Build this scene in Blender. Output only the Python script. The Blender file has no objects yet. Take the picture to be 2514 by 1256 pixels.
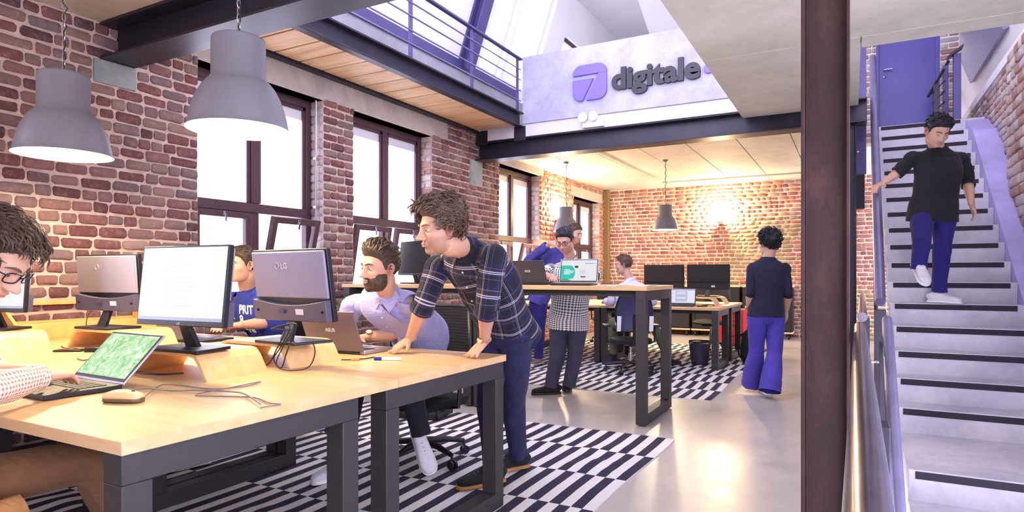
import bpy, bmesh, math, random
import numpy as np
from mathutils import Vector, Matrix, noise
from mathutils.bvhtree import BVHTree
R = math.radians
random.seed(7)
SC = bpy.context.scene
COL = SC.collection

# ------------------------------------------------------------------ camera, sky, exposure
CAM_H = 1.20
FPX = 1545.0
cam = bpy.data.objects.new('camera', bpy.data.cameras.new('camera'))
COL.objects.link(cam)
cam.location = (0, 0, CAM_H)
cam.rotation_euler = (R(90), 0, R(28.4))
cam.data.sensor_width = 36.0
cam.data.lens = 36.0 * FPX / 2514.0
cam.data.shift_y = 47.0 / 2514.0
cam.data.clip_start = 0.05
SC.camera = cam

world = bpy.data.worlds.new('overcast_sky')
SC.world = world
world.use_nodes = True
world.node_tree.nodes['Background'].inputs[0].default_value = (0.81, 0.78, 1.0, 1)
world.node_tree.nodes['Background'].inputs[1].default_value = 2.2

vs = SC.view_settings
vs.view_transform = 'Standard'
vs.look = 'None'
vs.gamma = 1.0
vs.use_curve_mapping = False
vs.exposure = 1.72
SC.cycles.max_bounces = 8
SC.cycles.diffuse_bounces = 5
SC.cycles.transparent_max_bounces = 24
SC.cycles.caustics_reflective = False
SC.cycles.caustics_refractive = False
SC.cycles.sample_clamp_indirect = 6.0
SC.cycles.use_denoising = True

# ------------------------------------------------------------------ materials
def lin(c):
    return c / 12.92 if c <= 0.04045 else ((c + 0.055) / 1.055) ** 2.4

def hexc(h):
    return tuple(lin(int(h[i:i + 2], 16) / 255.0) for i in (0, 2, 4)) + (1.0,)

MATS = {}

class NT:
    """small node-tree writer"""
    def __init__(self, name):
        self.m = bpy.data.materials.new(name)
        self.m.use_nodes = True
        self.t = self.m.node_tree
        self.p = self.t.nodes['Principled BSDF']
        MATS[name] = self.m
    def n(self, typ, **kw):
        nd = self.t.nodes.new(typ)
        for k, v in kw.items():
            if k.startswith('i_'):
                key = k[2:]
                key = int(key) if key.isdigit() else key.replace('_', ' ')
                nd.inputs[key].default_value = v
            else:
                setattr(nd, k, v)
        return nd
    def l(self, a, b):
        self.t.links.new(a, b)
    def coord(self, kind='Object', scale=(1, 1, 1), rot=(0, 0, 0)):
        c = self.n('ShaderNodeTexCoord')
        mp = self.n('ShaderNodeMapping')
        mp.inputs['Scale'].default_value = scale
        mp.inputs['Rotation'].default_value = rot
        self.l(c.outputs[kind], mp.inputs['Vector'])
        return mp.outputs['Vector']
    def noise(self, vec, scale, detail=5, rough=0.6, dist=0.0):
        nz = self.n('ShaderNodeTexNoise')
        nz.inputs['Scale'].default_value = scale
        nz.inputs['Detail'].default_value = detail
        nz.inputs['Roughness'].default_value = rough
        nz.inputs['Distortion'].default_value = dist
        self.l(vec, nz.inputs['Vector'])
        return nz.outputs['Fac']
    def ramp(self, fac, stops, interp='LINEAR'):
        r = self.n('ShaderNodeValToRGB')
        cr = r.color_ramp
        cr.interpolation = interp
        while len(cr.elements) < len(stops):
            cr.elements.new(0.5)
        for e, (pos, col) in zip(cr.elements, stops):
            e.position = pos
            e.color = hexc(col) if isinstance(col, str) else col
        self.l(fac, r.inputs['Fac'])
        return r.outputs['Color']
    def mix(self, fac, a, b, mode='MIX'):
        x = self.n('ShaderNodeMix', data_type='RGBA', blend_type=mode)
        for sock, v in ((x.inputs[0], fac), (x.inputs[6], a), (x.inputs[7], b)):
            if isinstance(v, (int, float)):
                sock.default_value = v
            elif isinstance(v, str):
                sock.default_value = hexc(v)
            elif isinstance(v, tuple):
                sock.default_value = v
            else:
                self.l(v, sock)
        return x.outputs[2]
    def math(self, op, a, b=None):
        x = self.n('ShaderNodeMath', operation=op)
        for i, v in enumerate((a, b)):
            if v is None:
                continue
            if isinstance(v, (int, float)):
                x.inputs[i].default_value = v
            else:
                self.l(v, x.inputs[i])
        return x.outputs[0]
    def bump(self, h, strength=0.3, dist=0.01):
        b = self.n('ShaderNodeBump')
        b.inputs['Strength'].default_value = strength
        b.inputs['Distance'].default_value = dist
        self.l(h, b.inputs['Height'])
        self.l(b.outputs['Normal'], self.p.inputs['Normal'])
    def base(self, c):
        if isinstance(c, str):
            self.p.inputs['Base Color'].default_value = hexc(c)
        else:
            self.l(c, self.p.inputs['Base Color'])
        return self
    def set(self, rough=None, metal=None, spec=None, emit=None, estr=None, sheen=None, sss=None):
        i = self.p.inputs
        if rough is not None:
            if isinstance(rough, (int, float)):
                i['Roughness'].default_value = rough
            else:
                self.l(rough, i['Roughness'])
        if metal is not None: i['Metallic'].default_value = metal
        if spec is not None: i['Specular IOR Level'].default_value = spec
        if emit is not None:
            if isinstance(emit, str): i['Emission Color'].default_value = hexc(emit)
            else: self.l(emit, i['Emission Color'])
            i['Emission Strength'].default_value = estr or 1.0
        if sheen is not None:
            i['Sheen Weight'].default_value = sheen
        if sss is not None:
            i['Subsurface Weight'].default_value = sss
            i['Subsurface Radius'].default_value = (0.012, 0.005, 0.003)
        return self

def plain(name, col, rough=0.5, metal=0.0, var=0.0, vscale=8.0, bump=0.0, bscale=60.0, spec=None):
    t = NT(name)
    if var > 0:
        v = t.coord()
        f = t.noise(v, vscale, 6)
        c = hexc(col)
        a = tuple(x * (1 - var) for x in c[:3]) + (1,)
        b = tuple(min(1, x * (1 + var)) for x in c[:3]) + (1,)
        t.base(t.ramp(f, [(0.3, a), (0.7, b)]))
    else:
        t.base(col)
    if bump > 0:
        t.bump(t.noise(t.coord(), bscale, 4), bump, 0.003)
    t.set(rough=rough, metal=metal, spec=spec)
    return t.m

def concrete(name, lo, mid, hi, scale=1.2, rough=0.75, pits=True, bump=0.25):
    t = NT(name)
    v = t.coord()
    n1 = t.noise(v, scale, 8, 0.62, 0.4)
    n2 = t.noise(v, scale * 9, 6, 0.7)
    f = t.math('ADD', t.math('MULTIPLY', n1, 0.72), t.math('MULTIPLY', n2, 0.28))
    c = t.ramp(f, [(0.34, lo), (0.5, mid), (0.66, hi)])
    if pits:
        vo = t.n('ShaderNodeTexVoronoi', feature='F1')
        vo.inputs['Scale'].default_value = 26
        vo.inputs['Randomness'].default_value = 1.0
        t.l(v, vo.inputs['Vector'])
        pm = t.math('LESS_THAN', t.math('ADD', vo.outputs['Distance'], t.math('MULTIPLY', n2, 0.12)), 0.115)
        c = t.mix(t.math('MULTIPLY', pm, 0.5), c, '6a6660')
    t.base(c)
    t.bump(f, bump, 0.02)
    t.set(rough=rough)
    return t.m

concrete('concrete_ceiling', 'a9a597', 'bcb8aa', 'cfcabb', 0.9)
concrete('concrete_slab', 'b3b2a2', 'c9c8b8', 'dad9cb', 0.7)
concrete('concrete_pale', '86838f', '97949f', 'a8a5b0', 0.8)
concrete('concrete_edge', 'adaab2', 'bdbac2', 'cbc9d0', 0.8)
concrete('concrete_stair', 'a9a6b2', 'c0bdc8', 'd2cfd8', 1.6, 0.7)
concrete('concrete_lintel', '9a948f', 'b0aaa4', 'c4bfb8', 1.4)
concrete('concrete_block', '6c7880', '868f90', '9c9c94', 4)
concrete('concrete_sign', '8f8da6', 'a3a1b8', 'b8b6c8', 1.3, 0.8, pits=False)
plain('plaster_white', 'e6e4ea', 0.8, var=0.03, vscale=1.5)
plain('plaster_lilac', 'aea6da', 0.7, var=0.18, vscale=3)
plain('mortar', 'c0aca0', 0.95, var=0.2, vscale=14, bump=0.8, bscale=90)
plain('mortar_pale', 'e9ded2', 0.95, var=0.12, vscale=14, bump=0.6, bscale=90)
plain('steel_dark', '2e2a38', 0.42, 0.35, var=0.25, vscale=5)
plain('steel_purple', '4b4578', 0.45, 0.2, var=0.12, vscale=5)
plain('steel_rail', '8884ac', 0.28, 0.7, var=0.15, vscale=6)
plain('tube_bare', '8d8690', 0.25, 0.95, var=0.25, vscale=9)
plain('frame_brown', '4a2f38', 0.5, var=0.15, vscale=10)
plain('desk_frame', '353234', 0.5, 0.15, var=0.06, vscale=20, bump=0.15, bscale=400)
plain('black_plastic', '17161b', 0.4)
plain('black_matte', '1c1a20', 0.7)
plain('black_fabric', '1a1a1f', 0.9, var=0.3, vscale=40, bump=0.4, bscale=300)
plain('chrome', 'c8c8d0', 0.15, 1.0)
plain('grey_plastic', '83809a', 0.38, var=0.05)
plain('grey_plastic_dark', '4d4a60', 0.4)
plain('white_plastic', 'd6d5dc', 0.35)
plain('white_rubber', 'e9e8ea', 0.6)
plain('door_purple', '4c4394', 0.4, var=0.1, vscale=3)
plain('antislip', '2b2833', 0.9, var=0.2, vscale=80)
plain('lamp_shade', '737179', 0.45, var=0.04, vscale=12)
plain('lamp_inside', 'f6efe0', 0.5)
plain('paper', 'f0efee', 0.8)
plain('red_board', 'd02a30', 0.5)
plain('cable', '241f22', 0.5)
plain('cable_grey', '77706c', 0.5)
plain('orange_plastic', 'd98a3a', 0.5)
plain('galvanised', 'a9a6a8', 0.35, 0.8)
plain('blue_shade_panel', '3a3560', 0.5)
plain('blue_poster', '4a62b8', 0.5, var=0.5, vscale=14)
plain('purple_sign', '6c5ad2', 0.4)
plain('ink_sign', '1f1d29', 0.45)
plain('silver', 'b4b0b8', 0.32, 0.7)
plain('key', '232228', 0.5)
plain('beige_plastic', 'd9c08c', 0.4)
plain('beige_dark', '6a5a3c', 0.5)

def wood(name, lo, mid, hi, axis=0, scale=1.0, rough=0.42):
    t = NT(name)
    s = [9 * scale, 9 * scale, 9 * scale]
    s[axis] = 0.7 * scale
    v = t.coord('Object', tuple(s))
    n1 = t.noise(v, 1.6, 7, 0.6, 0.6)
    n2 = t.noise(v, 9, 4, 0.6)
    f = t.math('ADD', t.math('MULTIPLY', n1, 0.75), t.math('MULTIPLY', n2, 0.25))
    t.base(t.ramp(f, [(0.3, lo), (0.5, mid), (0.72, hi)]))
    t.bump(f, 0.06, 0.002)
    t.set(rough=rough)
    return t.m

wood('maple', 'c39c6c', 'cfab7c', 'dabb90', 0)
wood('maple_edge', 'cfa56e', 'dcb681', 'e6c798', 1)
wood('bent_ply', 'dfae6e', 'e7bb7e', 'efcb96', 0, 1.5)
wood('ceiling_board', 'b88a60', 'd0ac80', 'e4cca4', 0, 0.8, 0.5)
wood('shelf_wood', 'd6b78c', 'e2c8a0', 'ead6b6', 0)
wood('box_wood', 'cf9552', 'dca765', 'e6b87c', 0)

t = NT('floor_concrete')
v = t.coord()
n1 = t.noise(v, 0.8, 8, 0.6, 0.5)
n2 = t.noise(v, 6, 6, 0.65)
f = t.math('ADD', t.math('MULTIPLY', n1, 0.7), t.math('MULTIPLY', n2, 0.3))
t.base(t.ramp(f, [(0.32, '95918f'), (0.5, 'aba6a1'), (0.68, 'beb8b0')]))
t.bump(n2, 0.05, 0.004)
t.set(rough=t.math('ADD', t.math('MULTIPLY', n2, 0.25), 0.2), spec=0.5)

t = NT('rusty_steel')
v = t.coord('Object', (1, 1, 0.45))
n1 = t.noise(v, 5, 8, 0.65, 0.4)
n2 = t.noise(v, 60, 4, 0.6)
t.base(t.ramp(t.math('ADD', t.math('MULTIPLY', n1, .8), t.math('MULTIPLY', n2, .2)),
              [(0.3, '281716'), (0.5, '3a2222'), (0.7, '573832')]))
t.bump(n2, 0.2, 0.003)
t.set(rough=0.5, metal=0.35)

t = NT('glass')
tr = t.n('ShaderNodeBsdfTransparent')
gl = t.n('ShaderNodeBsdfGlossy')
gl.inputs['Roughness'].default_value = 0.02
lw = t.n('ShaderNodeLayerWeight')
fc = t.math('ADD', t.math('MULTIPLY', t.math('POWER', lw.outputs['Facing'], 5.0), 0.5), 0.03)
mx = t.n('ShaderNodeMixShader')
t.l(fc, mx.inputs[0]); t.l(tr.outputs[0], mx.inputs[1]); t.l(gl.outputs[0], mx.inputs[2])
t.l(mx.outputs[0], t.t.nodes['Material Output'].inputs['Surface'])

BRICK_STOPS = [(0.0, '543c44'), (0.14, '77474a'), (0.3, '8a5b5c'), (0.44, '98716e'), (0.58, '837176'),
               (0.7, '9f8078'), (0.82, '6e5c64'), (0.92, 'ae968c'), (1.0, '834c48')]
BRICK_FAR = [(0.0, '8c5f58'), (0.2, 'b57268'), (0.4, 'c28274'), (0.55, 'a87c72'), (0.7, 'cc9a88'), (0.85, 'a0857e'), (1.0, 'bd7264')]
BRICK_TAN = [(0.0, '8f7a58'), (0.3, 'a8926a'), (0.6, 'b9a47c'), (0.85, '9c8a6c'), (1.0, 'c4b088')]
BRICK_RIGHT = [(0.0, 'a5807c'), (0.25, 'bd9690'), (0.5, 'cfc2c0'), (0.75, 'b8b0b6'), (1.0, 'dcd2ce')]
def brick_mat(name, stops, single):
    t = NT(name)
    if single:
        f = t.n('ShaderNodeObjectInfo').outputs['Random']
    else:
        f = t.n('ShaderNodeAttribute', attribute_name='tone').outputs['Fac']
    c = t.ramp(f, stops)
    v = t.coord('Object', (1, 1, 1))
    g = t.n('ShaderNodeNewGeometry')
    n1 = t.noise(g.outputs['Position'], 26, 6, 0.7, 0.5)
    n2 = t.noise(g.outputs['Position'], 110, 4, 0.7)
    c = t.mix(t.math('MULTIPLY', n1, 0.55 if name.startswith(('brick_single', 'brick_mass')) else .3), c, t.ramp(n1, [(0.35, '3a2a2c'), (0.52, '80605a'), (0.68, 'b89c8c')]))
    t.base(c)
    t.bump(t.math('ADD', n1, t.math('MULTIPLY', n2, .7)), 1.0, 0.012)
    t.set(rough=0.92)
for nm, st in (('brick', BRICK_STOPS), ('brick_far', BRICK_FAR), ('brick_tan', BRICK_TAN), ('brick_right', BRICK_RIGHT)):
    brick_mat(nm + '_single', st, True)
    brick_mat(nm + '_mass', st, False)

t = NT('rug_stripes')
uv = t.n('ShaderNodeUVMap')
sp = t.n('ShaderNodeSeparateXYZ')
t.l(uv.outputs[0], sp.inputs[0])
band = t.math('FLOOR', t.math('DIVIDE', sp.outputs[1], 0.53))
ph = t.math('ADD', t.math('DIVIDE', sp.outputs[0], 0.126), t.math('MULTIPLY', band, 0.5))
st = t.math('LESS_THAN', t.math('FRACT', ph), 0.5)
nz = t.noise(t.coord('Object', (60, 60, 60)), 4, 3, 0.7)
dk = t.ramp(nz, [(0.3, '121024'), (0.7, '2a2645')])
lt = t.ramp(nz, [(0.3, 'c9c5c2'), (0.7, 'e9e5df')])
t.base(t.mix(st, dk, lt))
t.bump(nz, 0.4, 0.003)
t.set(rough=0.95)

# ------------------------------------------------------------------ mesh helpers
class MB:
    def __init__(self):
        self.v = []; self.f = []; self.uv = {}; self.mi = []; self.attr = []
    def add(self, verts, faces, mi=0, uvs=None):
        b = len(self.v)
        self.v.extend([tuple(p) for p in verts])
        for k, f in enumerate(faces):
            if uvs is not None:
                self.uv[len(self.f)] = uvs[k]
            self.f.append(tuple(i + b for i in f))
            self.mi.append(mi)
        return self
    def box(self, x0, y0, z0, x1, y1, z1, mi=0):
        x0, x1 = min(x0, x1), max(x0, x1); y0, y1 = min(y0, y1), max(y0, y1); z0, z1 = min(z0, z1), max(z0, z1)
        v = [(x0, y0, z0), (x1, y0, z0), (x1, y1, z0), (x0, y1, z0), (x0, y0, z1), (x1, y0, z1), (x1, y1, z1), (x0, y1, z1)]
        f = [(3, 2, 1, 0), (4, 5, 6, 7), (0, 1, 5, 4), (1, 2, 6, 5), (2, 3, 7, 6), (3, 0, 4, 7)]
        return self.add(v, f, mi)
    def obox(self, c, size, m=None, mi=0):
        hx, hy, hz = size[0] / 2, size[1] / 2, size[2] / 2
        v = [Vector(p) for p in ((-hx, -hy, -hz), (hx, -hy, -hz), (hx, hy, -hz), (-hx, hy, -hz), (-hx, -hy, hz), (hx, -hy, hz), (hx, hy, hz), (-hx, hy, hz))]
        if m is not None:
            v = [m @ p for p in v]
        c = Vector(c)
        v = [tuple(p + c) for p in v]
        f = [(3, 2, 1, 0), (4, 5, 6, 7), (0, 1, 5, 4), (1, 2, 6, 5), (2, 3, 7, 6), (3, 0, 4, 7)]
        return self.add(v, f, mi)
    def prism(self, poly, fn, d0, d1, mi=0):
        """poly: 2D points; fn(a, b, d) -> world point; thickness d0..d1"""
        n = len(poly)
        v = [fn(a, b, d0) for a, b in poly] + [fn(a, b, d1) for a, b in poly]
        f = [tuple(range(n - 1, -1, -1)), tuple(range(n, 2 * n))]
        f += [(i, (i + 1) % n, n + (i + 1) % n, n + i) for i in range(n)]
        return self.add(v, f, mi)
    def tube(self, pts, r, n=8, mi=0, cap=True):
        pts = [Vector(p) for p in pts]
        rs = r if isinstance(r, (list, tuple)) else [r] * len(pts)
        v = []; f = []
        side = None
        for i, p in enumerate(pts):
            t = (pts[min(i + 1, len(pts) - 1)] - pts[max(i - 1, 0)])
            if t.length < 1e-9: t = Vector((0, 0, 1))
            t.normalize()
            if side is None:
                side = t.orthogonal().normalized()
            else:
                side = side - t * side.dot(t)
                if side.length < 1e-6: side = t.orthogonal()
                side.normalize()
            b = t.cross(side)
            for k in range(n):
                a = 2 * math.pi * k / n
                v.append(p + (side * math.cos(a) + b * math.sin(a)) * rs[i])
        for i in range(len(pts) - 1):
            for k in range(n):
                k2 = (k + 1) % n
                f.append((i * n + k, i * n + k2, (i + 1) * n + k2, (i + 1) * n + k))
        if cap:
            f.append(tuple(range(n - 1, -1, -1)))
            f.append(tuple(range((len(pts) - 1) * n, len(pts) * n)))
        return self.add(v, f, mi)
    def lathe(self, prof, c=(0, 0, 0), n=32, mi=0, closed=False):
        """prof: (r, z) list turned about z through c"""
        v = []; f = []
        for r, z in prof:
            for k in range(n):
                a = 2 * math.pi * k / n
                v.append((c[0] + r * math.cos(a), c[1] + r * math.sin(a), c[2] + z))
        m = len(prof)
        for i in range(m - 1 + (1 if closed else 0)):
            i2 = (i + 1) % m
            for k in range(n):
                k2 = (k + 1) % n
                f.append((i * n + k, i * n + k2, i2 * n + k2, i2 * n + k))
        return self.add(v, f, mi)
    def build(self, name, mats, parent=None, origin=None, loc=None, bevel=0.0, smooth=35, seg=2):
        me = bpy.data.meshes.new(name)
        vv = self.v
        if origin is not None:
            ox, oy, oz = origin
            vv = [(a - ox, b - oy, c - oz) for a, b, c in vv]
        me.from_pydata(vv, [], self.f)
        if isinstance(mats, str): mats = [mats]
        for m in mats: me.materials.append(MATS[m])
        if any(self.mi): me.polygons.foreach_set('material_index', self.mi)
        if self.uv:
            ul = me.uv_layers.new(name='UVMap')
            for p in me.polygons:
                u = self.uv.get(p.index)
                if u:
                    for li, c in zip(p.loop_indices, u):
                        ul.data[li].uv = c
        if self.attr:
            at = me.attributes.new('tone', 'FLOAT', 'POINT')
            at.data.foreach_set('value', self.attr)
        me.update()
        if smooth:
            me.shade_smooth()
            me.set_sharp_from_angle(angle=R(smooth))
        o = bpy.data.objects.new(name, me)
        COL.objects.link(o)
        if parent is not None: o.parent = parent
        if loc is not None: o.location = loc
        if bevel > 0:
            md = o.modifiers.new('bevel', 'BEVEL')
            md.width = bevel; md.segments = seg; md.limit_method = 'ANGLE'; md.angle_limit = R(40)
        return o

def tag(o, label, cat, group=None):
    o['label'] = label; o['category'] = cat
    if group: o['group'] = group
    return o

def thing(name, label, cat, loc=(0, 0, 0), rz=0.0, group=None):
    o = bpy.data.objects.new(name, None)
    o.empty_display_size = 0.1
    COL.objects.link(o)
    o.location = loc; o.rotation_euler = (0, 0, rz)
    return tag(o, label, cat, group)

def struct(o, label=None):
    o['kind'] = 'structure'
    if label: o['label'] = label
    return o

def dup(root, loc, rz=None, label=None, group=None):
    r = root.copy(); COL.objects.link(r)
    r.location = loc
    if rz is not None: r.rotation_euler = (0, 0, rz)
    if label: r['label'] = label
    if group: r['group'] = group
    for ch in list(root.children):
        c = ch.copy(); COL.objects.link(c); c.parent = r
        for g in ch.children:
            d = g.copy(); COL.objects.link(d); d.parent = c
    return r

def hprof(cx, cz, w, h, tf, tw):
    """outline of an H section, flange width w, height h"""
    a, b = w / 2, tw / 2
    z0, z1 = cz - h / 2, cz + h / 2
    return [(cx - a, z0), (cx + a, z0), (cx + a, z0 + tf), (cx + b, z0 + tf), (cx + b, z1 - tf), (cx + a, z1 - tf),
            (cx + a, z1), (cx - a, z1), (cx - a, z1 - tf), (cx - b, z1 - tf), (cx - b, z0 + tf), (cx - a, z0 + tf)]

def text_mesh(s, size=1.0, offset=0.0, extrude=0.0, bevel=0.0, spacing=1.0, align='LEFT'):
    """verts and faces of a line of text lying in local XY"""
    cu = bpy.data.curves.new('t', 'FONT')
    cu.body = s; cu.size = size; cu.offset = offset; cu.extrude = extrude; cu.bevel_depth = bevel
    cu.space_character = spacing; cu.align_x = align; cu.resolution_u = 6
    o = bpy.data.objects.new('t', cu); COL.objects.link(o)
    dg = bpy.context.evaluated_depsgraph_get()
    ev = o.evaluated_get(dg); me = ev.to_mesh()
    v = [tuple(p.co) for p in me.vertices]; f = [tuple(p.vertices) for p in me.polygons]
    ev.to_mesh_clear()
    bpy.data.objects.remove(o); bpy.data.curves.remove(cu)
    return v, f

# ------------------------------------------------------------------ structure: floor, slabs, ceilings
WX = -4.80          # window wall
FY = 13.20          # far wall
m = MB(); m.box(-5.1, -1.6, -0.25, 0.10, FY + .2, 0); m.box(0.10, 5.5, -0.25, 1.6, FY + .2, -0.002)
floor = struct(m.build('floor', 'floor_concrete', smooth=0), 'polished grey concrete floor')

def panels(root, name, rects, z0, z1, mat, gap=0.006):
    for (x0, y0, x1, y1) in rects:
        MB().box(x0 + gap, y0 + gap, z0, x1 - gap, y1 - gap, z1).build(name, mat, root, smooth=0, bevel=0.003, seg=1)

m = MB(); m.box(-5.1, -1.6, 3.075, -1.13, 2.95, 3.25)
ceil = struct(m.build('ceiling', 'concrete_ceiling', smooth=0), 'raw concrete ceiling over the front desks')
panels(ceil, 'concrete_panel', [(-4.86, -1.6, -3.9, 2.6), (-3.9, -1.6, -2.9, 2.6), (-2.9, -1.6, -1.13, 2.6)], 3.035, 3.09, 'concrete_ceiling')
m = MB(); m.box(-1.13, -1.6, 3.07, 0.06, 7.86, 3.2); m.box(0.06, -1.6, 3.07, 2.2, 5.8, 3.2)
slab = struct(m.build('ceiling', 'concrete_slab', smooth=0), 'pale concrete slab beside the open void')
panels(slab, 'concrete_panel', [(-1.13, -1.6, -0.03, 2.6), (-1.13, 2.6, -0.03, 5.53), (-1.13, 5.53, 0.06, 7.74),
       (-0.03, -1.6, 2.2, 2.6), (-0.03, 2.6, 2.2, 5.53), (0.06, 5.53, 2.2, 5.8)], 3.03, 3.08, 'concrete_slab', 0.004)
m = MB(); m.box(-5.1, 7.84, 3.11, 0.02, FY + .2, 3.28)
ceil2 = struct(m.build('ceiling', 'concrete_slab', smooth=0), 'concrete ceiling of the rear bay')
xs = [-4.80, -4.12, -3.44, -2.76, -2.08, -1.40, -0.72, -0.20, 0.02]
panels(ceil2, 'concrete_panel', [(xs[i], y0, xs[i + 1], y1) for i in range(8) for (y0, y1) in ((8.0, 12.55), (12.55, FY))], 3.06, 3.12, 'concrete_slab', 0.006)

# ------------------------------------------------------------------ bricks
def unit_brick(seed):
    rnd = random.Random(seed)
    m = MB()
    def ring(y, ins, jit):
        pts = []
        c = 0.12 + 0.1 * rnd.random()
        hx, hz = .5 - ins * 0.45, .5 - ins
        for (sx, sz) in ((-1, -1), (1, -1), (1, 1), (-1, 1)):
            a = (sx * hx, sz * (hz - c)); b = (sx * (hx - c * .42), sz * hz)
            for p in ((a, b) if sx * sz > 0 else (b, a)) if False else ((a, b) if (sx, sz) in ((-1, 1), (1, -1)) else (b, a)):
                pts.append((p[0] + rnd.uniform(-jit, jit) * .4, y + rnd.uniform(-jit, jit) * .5, p[1] + rnd.uniform(-jit, jit)))
        return pts
    # order corners as an octagon
    r0 = ring(0.5, 0.0, 0.0); r1 = ring(-0.28, 0.02, 0.06); r2 = ring(-0.5, 0.11, 0.07)
    def order(r):
        return sorted(r, key=lambda p: math.atan2(p[2], p[0] * .45))
    r0, r1, r2 = order(r0), order(r1), order(r2)
    v = r0 + r1 + r2 + [(rnd.uniform(-.1, .1), -0.5 + rnd.uniform(-.12, .1), rnd.uniform(-.1, .1))]
    f = []
    for a in (0, 8):
        for k in range(8):
            f.append((a + k, a + (k + 1) % 8, a + 8 + (k + 1) % 8, a + 8 + k))
    for k in range(8):
        f.append((16 + k, 16 + (k + 1) % 8, 24))
    return v, f
UNIT = [unit_brick(100 + i) for i in range(14)]
UNIT_ME = {}
def unit_mesh(i, mat):
    if (i, mat) not in UNIT_ME:
        me = bpy.data.meshes.new('brick')
        me.from_pydata(UNIT[i][0], [], UNIT[i][1])
        me.materials.append(MATS[mat])
        me.shade_smooth()
        UNIT_ME[(i, mat)] = me
    return UNIT_ME[(i, mat)]

_ca, _sa = math.cos(R(28.4)), math.sin(R(28.4))
def to_px(p):
    X, Y, Z = p[0], p[1], p[2] - CAM_H
    D = -_sa * X + _ca * Y
    if D <= 0.1: return (-1e5, -1e5, D)
    return (1257 + FPX * (_ca * X + _sa * Y) / D, 675 - FPX * Z / D, D)

def lay_bricks(a0, a1, b0, b1, holes, rnd, course=0.0865, lmin=0.085):
    """list of (a_centre, b_centre, length, height) for a wall strip in wall coordinates"""
    out = []
    b = b0
    row = 0
    while b + course * .6 < b1:
        h = course - 0.014
        a = a0 - rnd.uniform(0, .16)
        bc = b + course / 2
        spans = [(a0, a1)]
        for (h0, h1, g0, g1) in holes:
            if bc > g0 and bc < g1:
                ns = []
                for (s0, s1) in spans:
                    if h1 <= s0 or h0 >= s1: ns.append((s0, s1)); continue
                    if h0 > s0: ns.append((s0, h0))
                    if h1 < s1: ns.append((h1, s1))
                spans = ns
        for (s0, s1) in spans:
            a = s0
            if s0 == a0: a = s0 - rnd.uniform(0, .15)
            first = True
            while a < s1 - 0.03:
                L = rnd.choice((.215, .205, .2, .19, .11, .105, .1, .14))
                if first and s0 != a0: L = (.1 if row % 2 else .2)
                first = False
                e = min(a + L, s1)
                if s1 - e < .05: e = s1
                if e - max(a, s0) > 0.035:
                    aa = max(a, s0)
                    out.append(((aa + e) / 2, bc + rnd.uniform(-.003, .003), e - aa - .013, h + rnd.uniform(-.006, .004)))
                a = e
        b += course
        row += 1
    return out

def brick_field(parent, fn, rz, bricks, mat, seed, nsingle, matfn=None, proud=0.012, depth=0.06, name='brick'):
    """fn(a, b) -> world point on the mortar face; rz turns local -y to the room"""
    rnd = random.Random(seed)
    c, s = math.cos(rz), math.sin(rz)
    items = []
    for (a, b, L, h) in bricks:
        p = fn(a, b)
        q = to_px(p)
        vis = -10 < q[0] < 2524 and -10 < q[1] < 1266
        items.append((0 if vis else 1, q[2], p, L, h))
    items.sort(key=lambda t: (t[0], t[1]))
    mass = {}
    for i, (iv, D, p, L, h) in enumerate(items):
        pr = proud + rnd.uniform(-.006, .007)
        mt = matfn(p) if matfn else mat
        k = rnd.randrange(len(UNIT)); mir = rnd.choice((1, -1))
        yc = depth / 2 - pr          # local y of brick centre
        pos = (p[0] - s * yc, p[1] + c * yc, p[2])
        tilt = rnd.uniform(-.012, .012)
        if i < nsingle and iv == 0:
            o = bpy.data.objects.new(name, unit_mesh(k, mt + '_single'))
            COL.objects.link(o)
            o.parent = parent
            o.location = pos; o.rotation_euler = (0, tilt, rz); o.scale = (L * mir, depth, h * 1.0)
            if mir < 0: o.scale = (L, depth, h); o.rotation_euler = (0, tilt + math.pi, rz)
        else:
            M = mass.setdefault(mt, MB())
            vv, ff = UNIT[k]
            out = []
            ct, sn = math.cos(tilt), math.sin(tilt)
            for (x, y, z) in vv:
                x, y, z = x * L, y * depth, z * h
                x, z = ct * x + sn * z, -sn * x + ct * z
                if mir < 0: x, z = -x, -z
                out.append((pos[0] + c * x - s * y, pos[1] + s * x + c * y, pos[2] + z))
            M.add(out, ff)
            M.attr.extend([rnd.random()] * len(vv))
    for mt, M in mass.items():
        o = M.build('brickwork', mt + '_mass', parent, smooth=80)
        o['kind'] = 'stuff'

# unseen back wall added to cut the sky fill, right end left open for light
m = MB(); m.box(-5.15, -1.8, 0, 0.6, -1.6, 3.07)
struct(m.build('wall_back', 'plaster_white', smooth=0), 'unseen white plaster wall added behind the camera to cut fill light')
m = MB()
wall_x = lambda mm, a0, a1, b0, b1: mm.box(1.76, a0, b0, 2.0, a1, b1)
for q in ((-1.8, -1.0, -1.2, 3.07), (-1.0, 3.2, -1.2, .5), (3.2, 5.0, -1.2, 3.07)): wall_x(m, *q)
struct(m.build('wall_right', 'plaster_white', smooth=0), 'unseen white plaster wall added beside the stairwell to lower the fill light')  # unseen wall added to lower the fill, with an opening left for light
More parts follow.
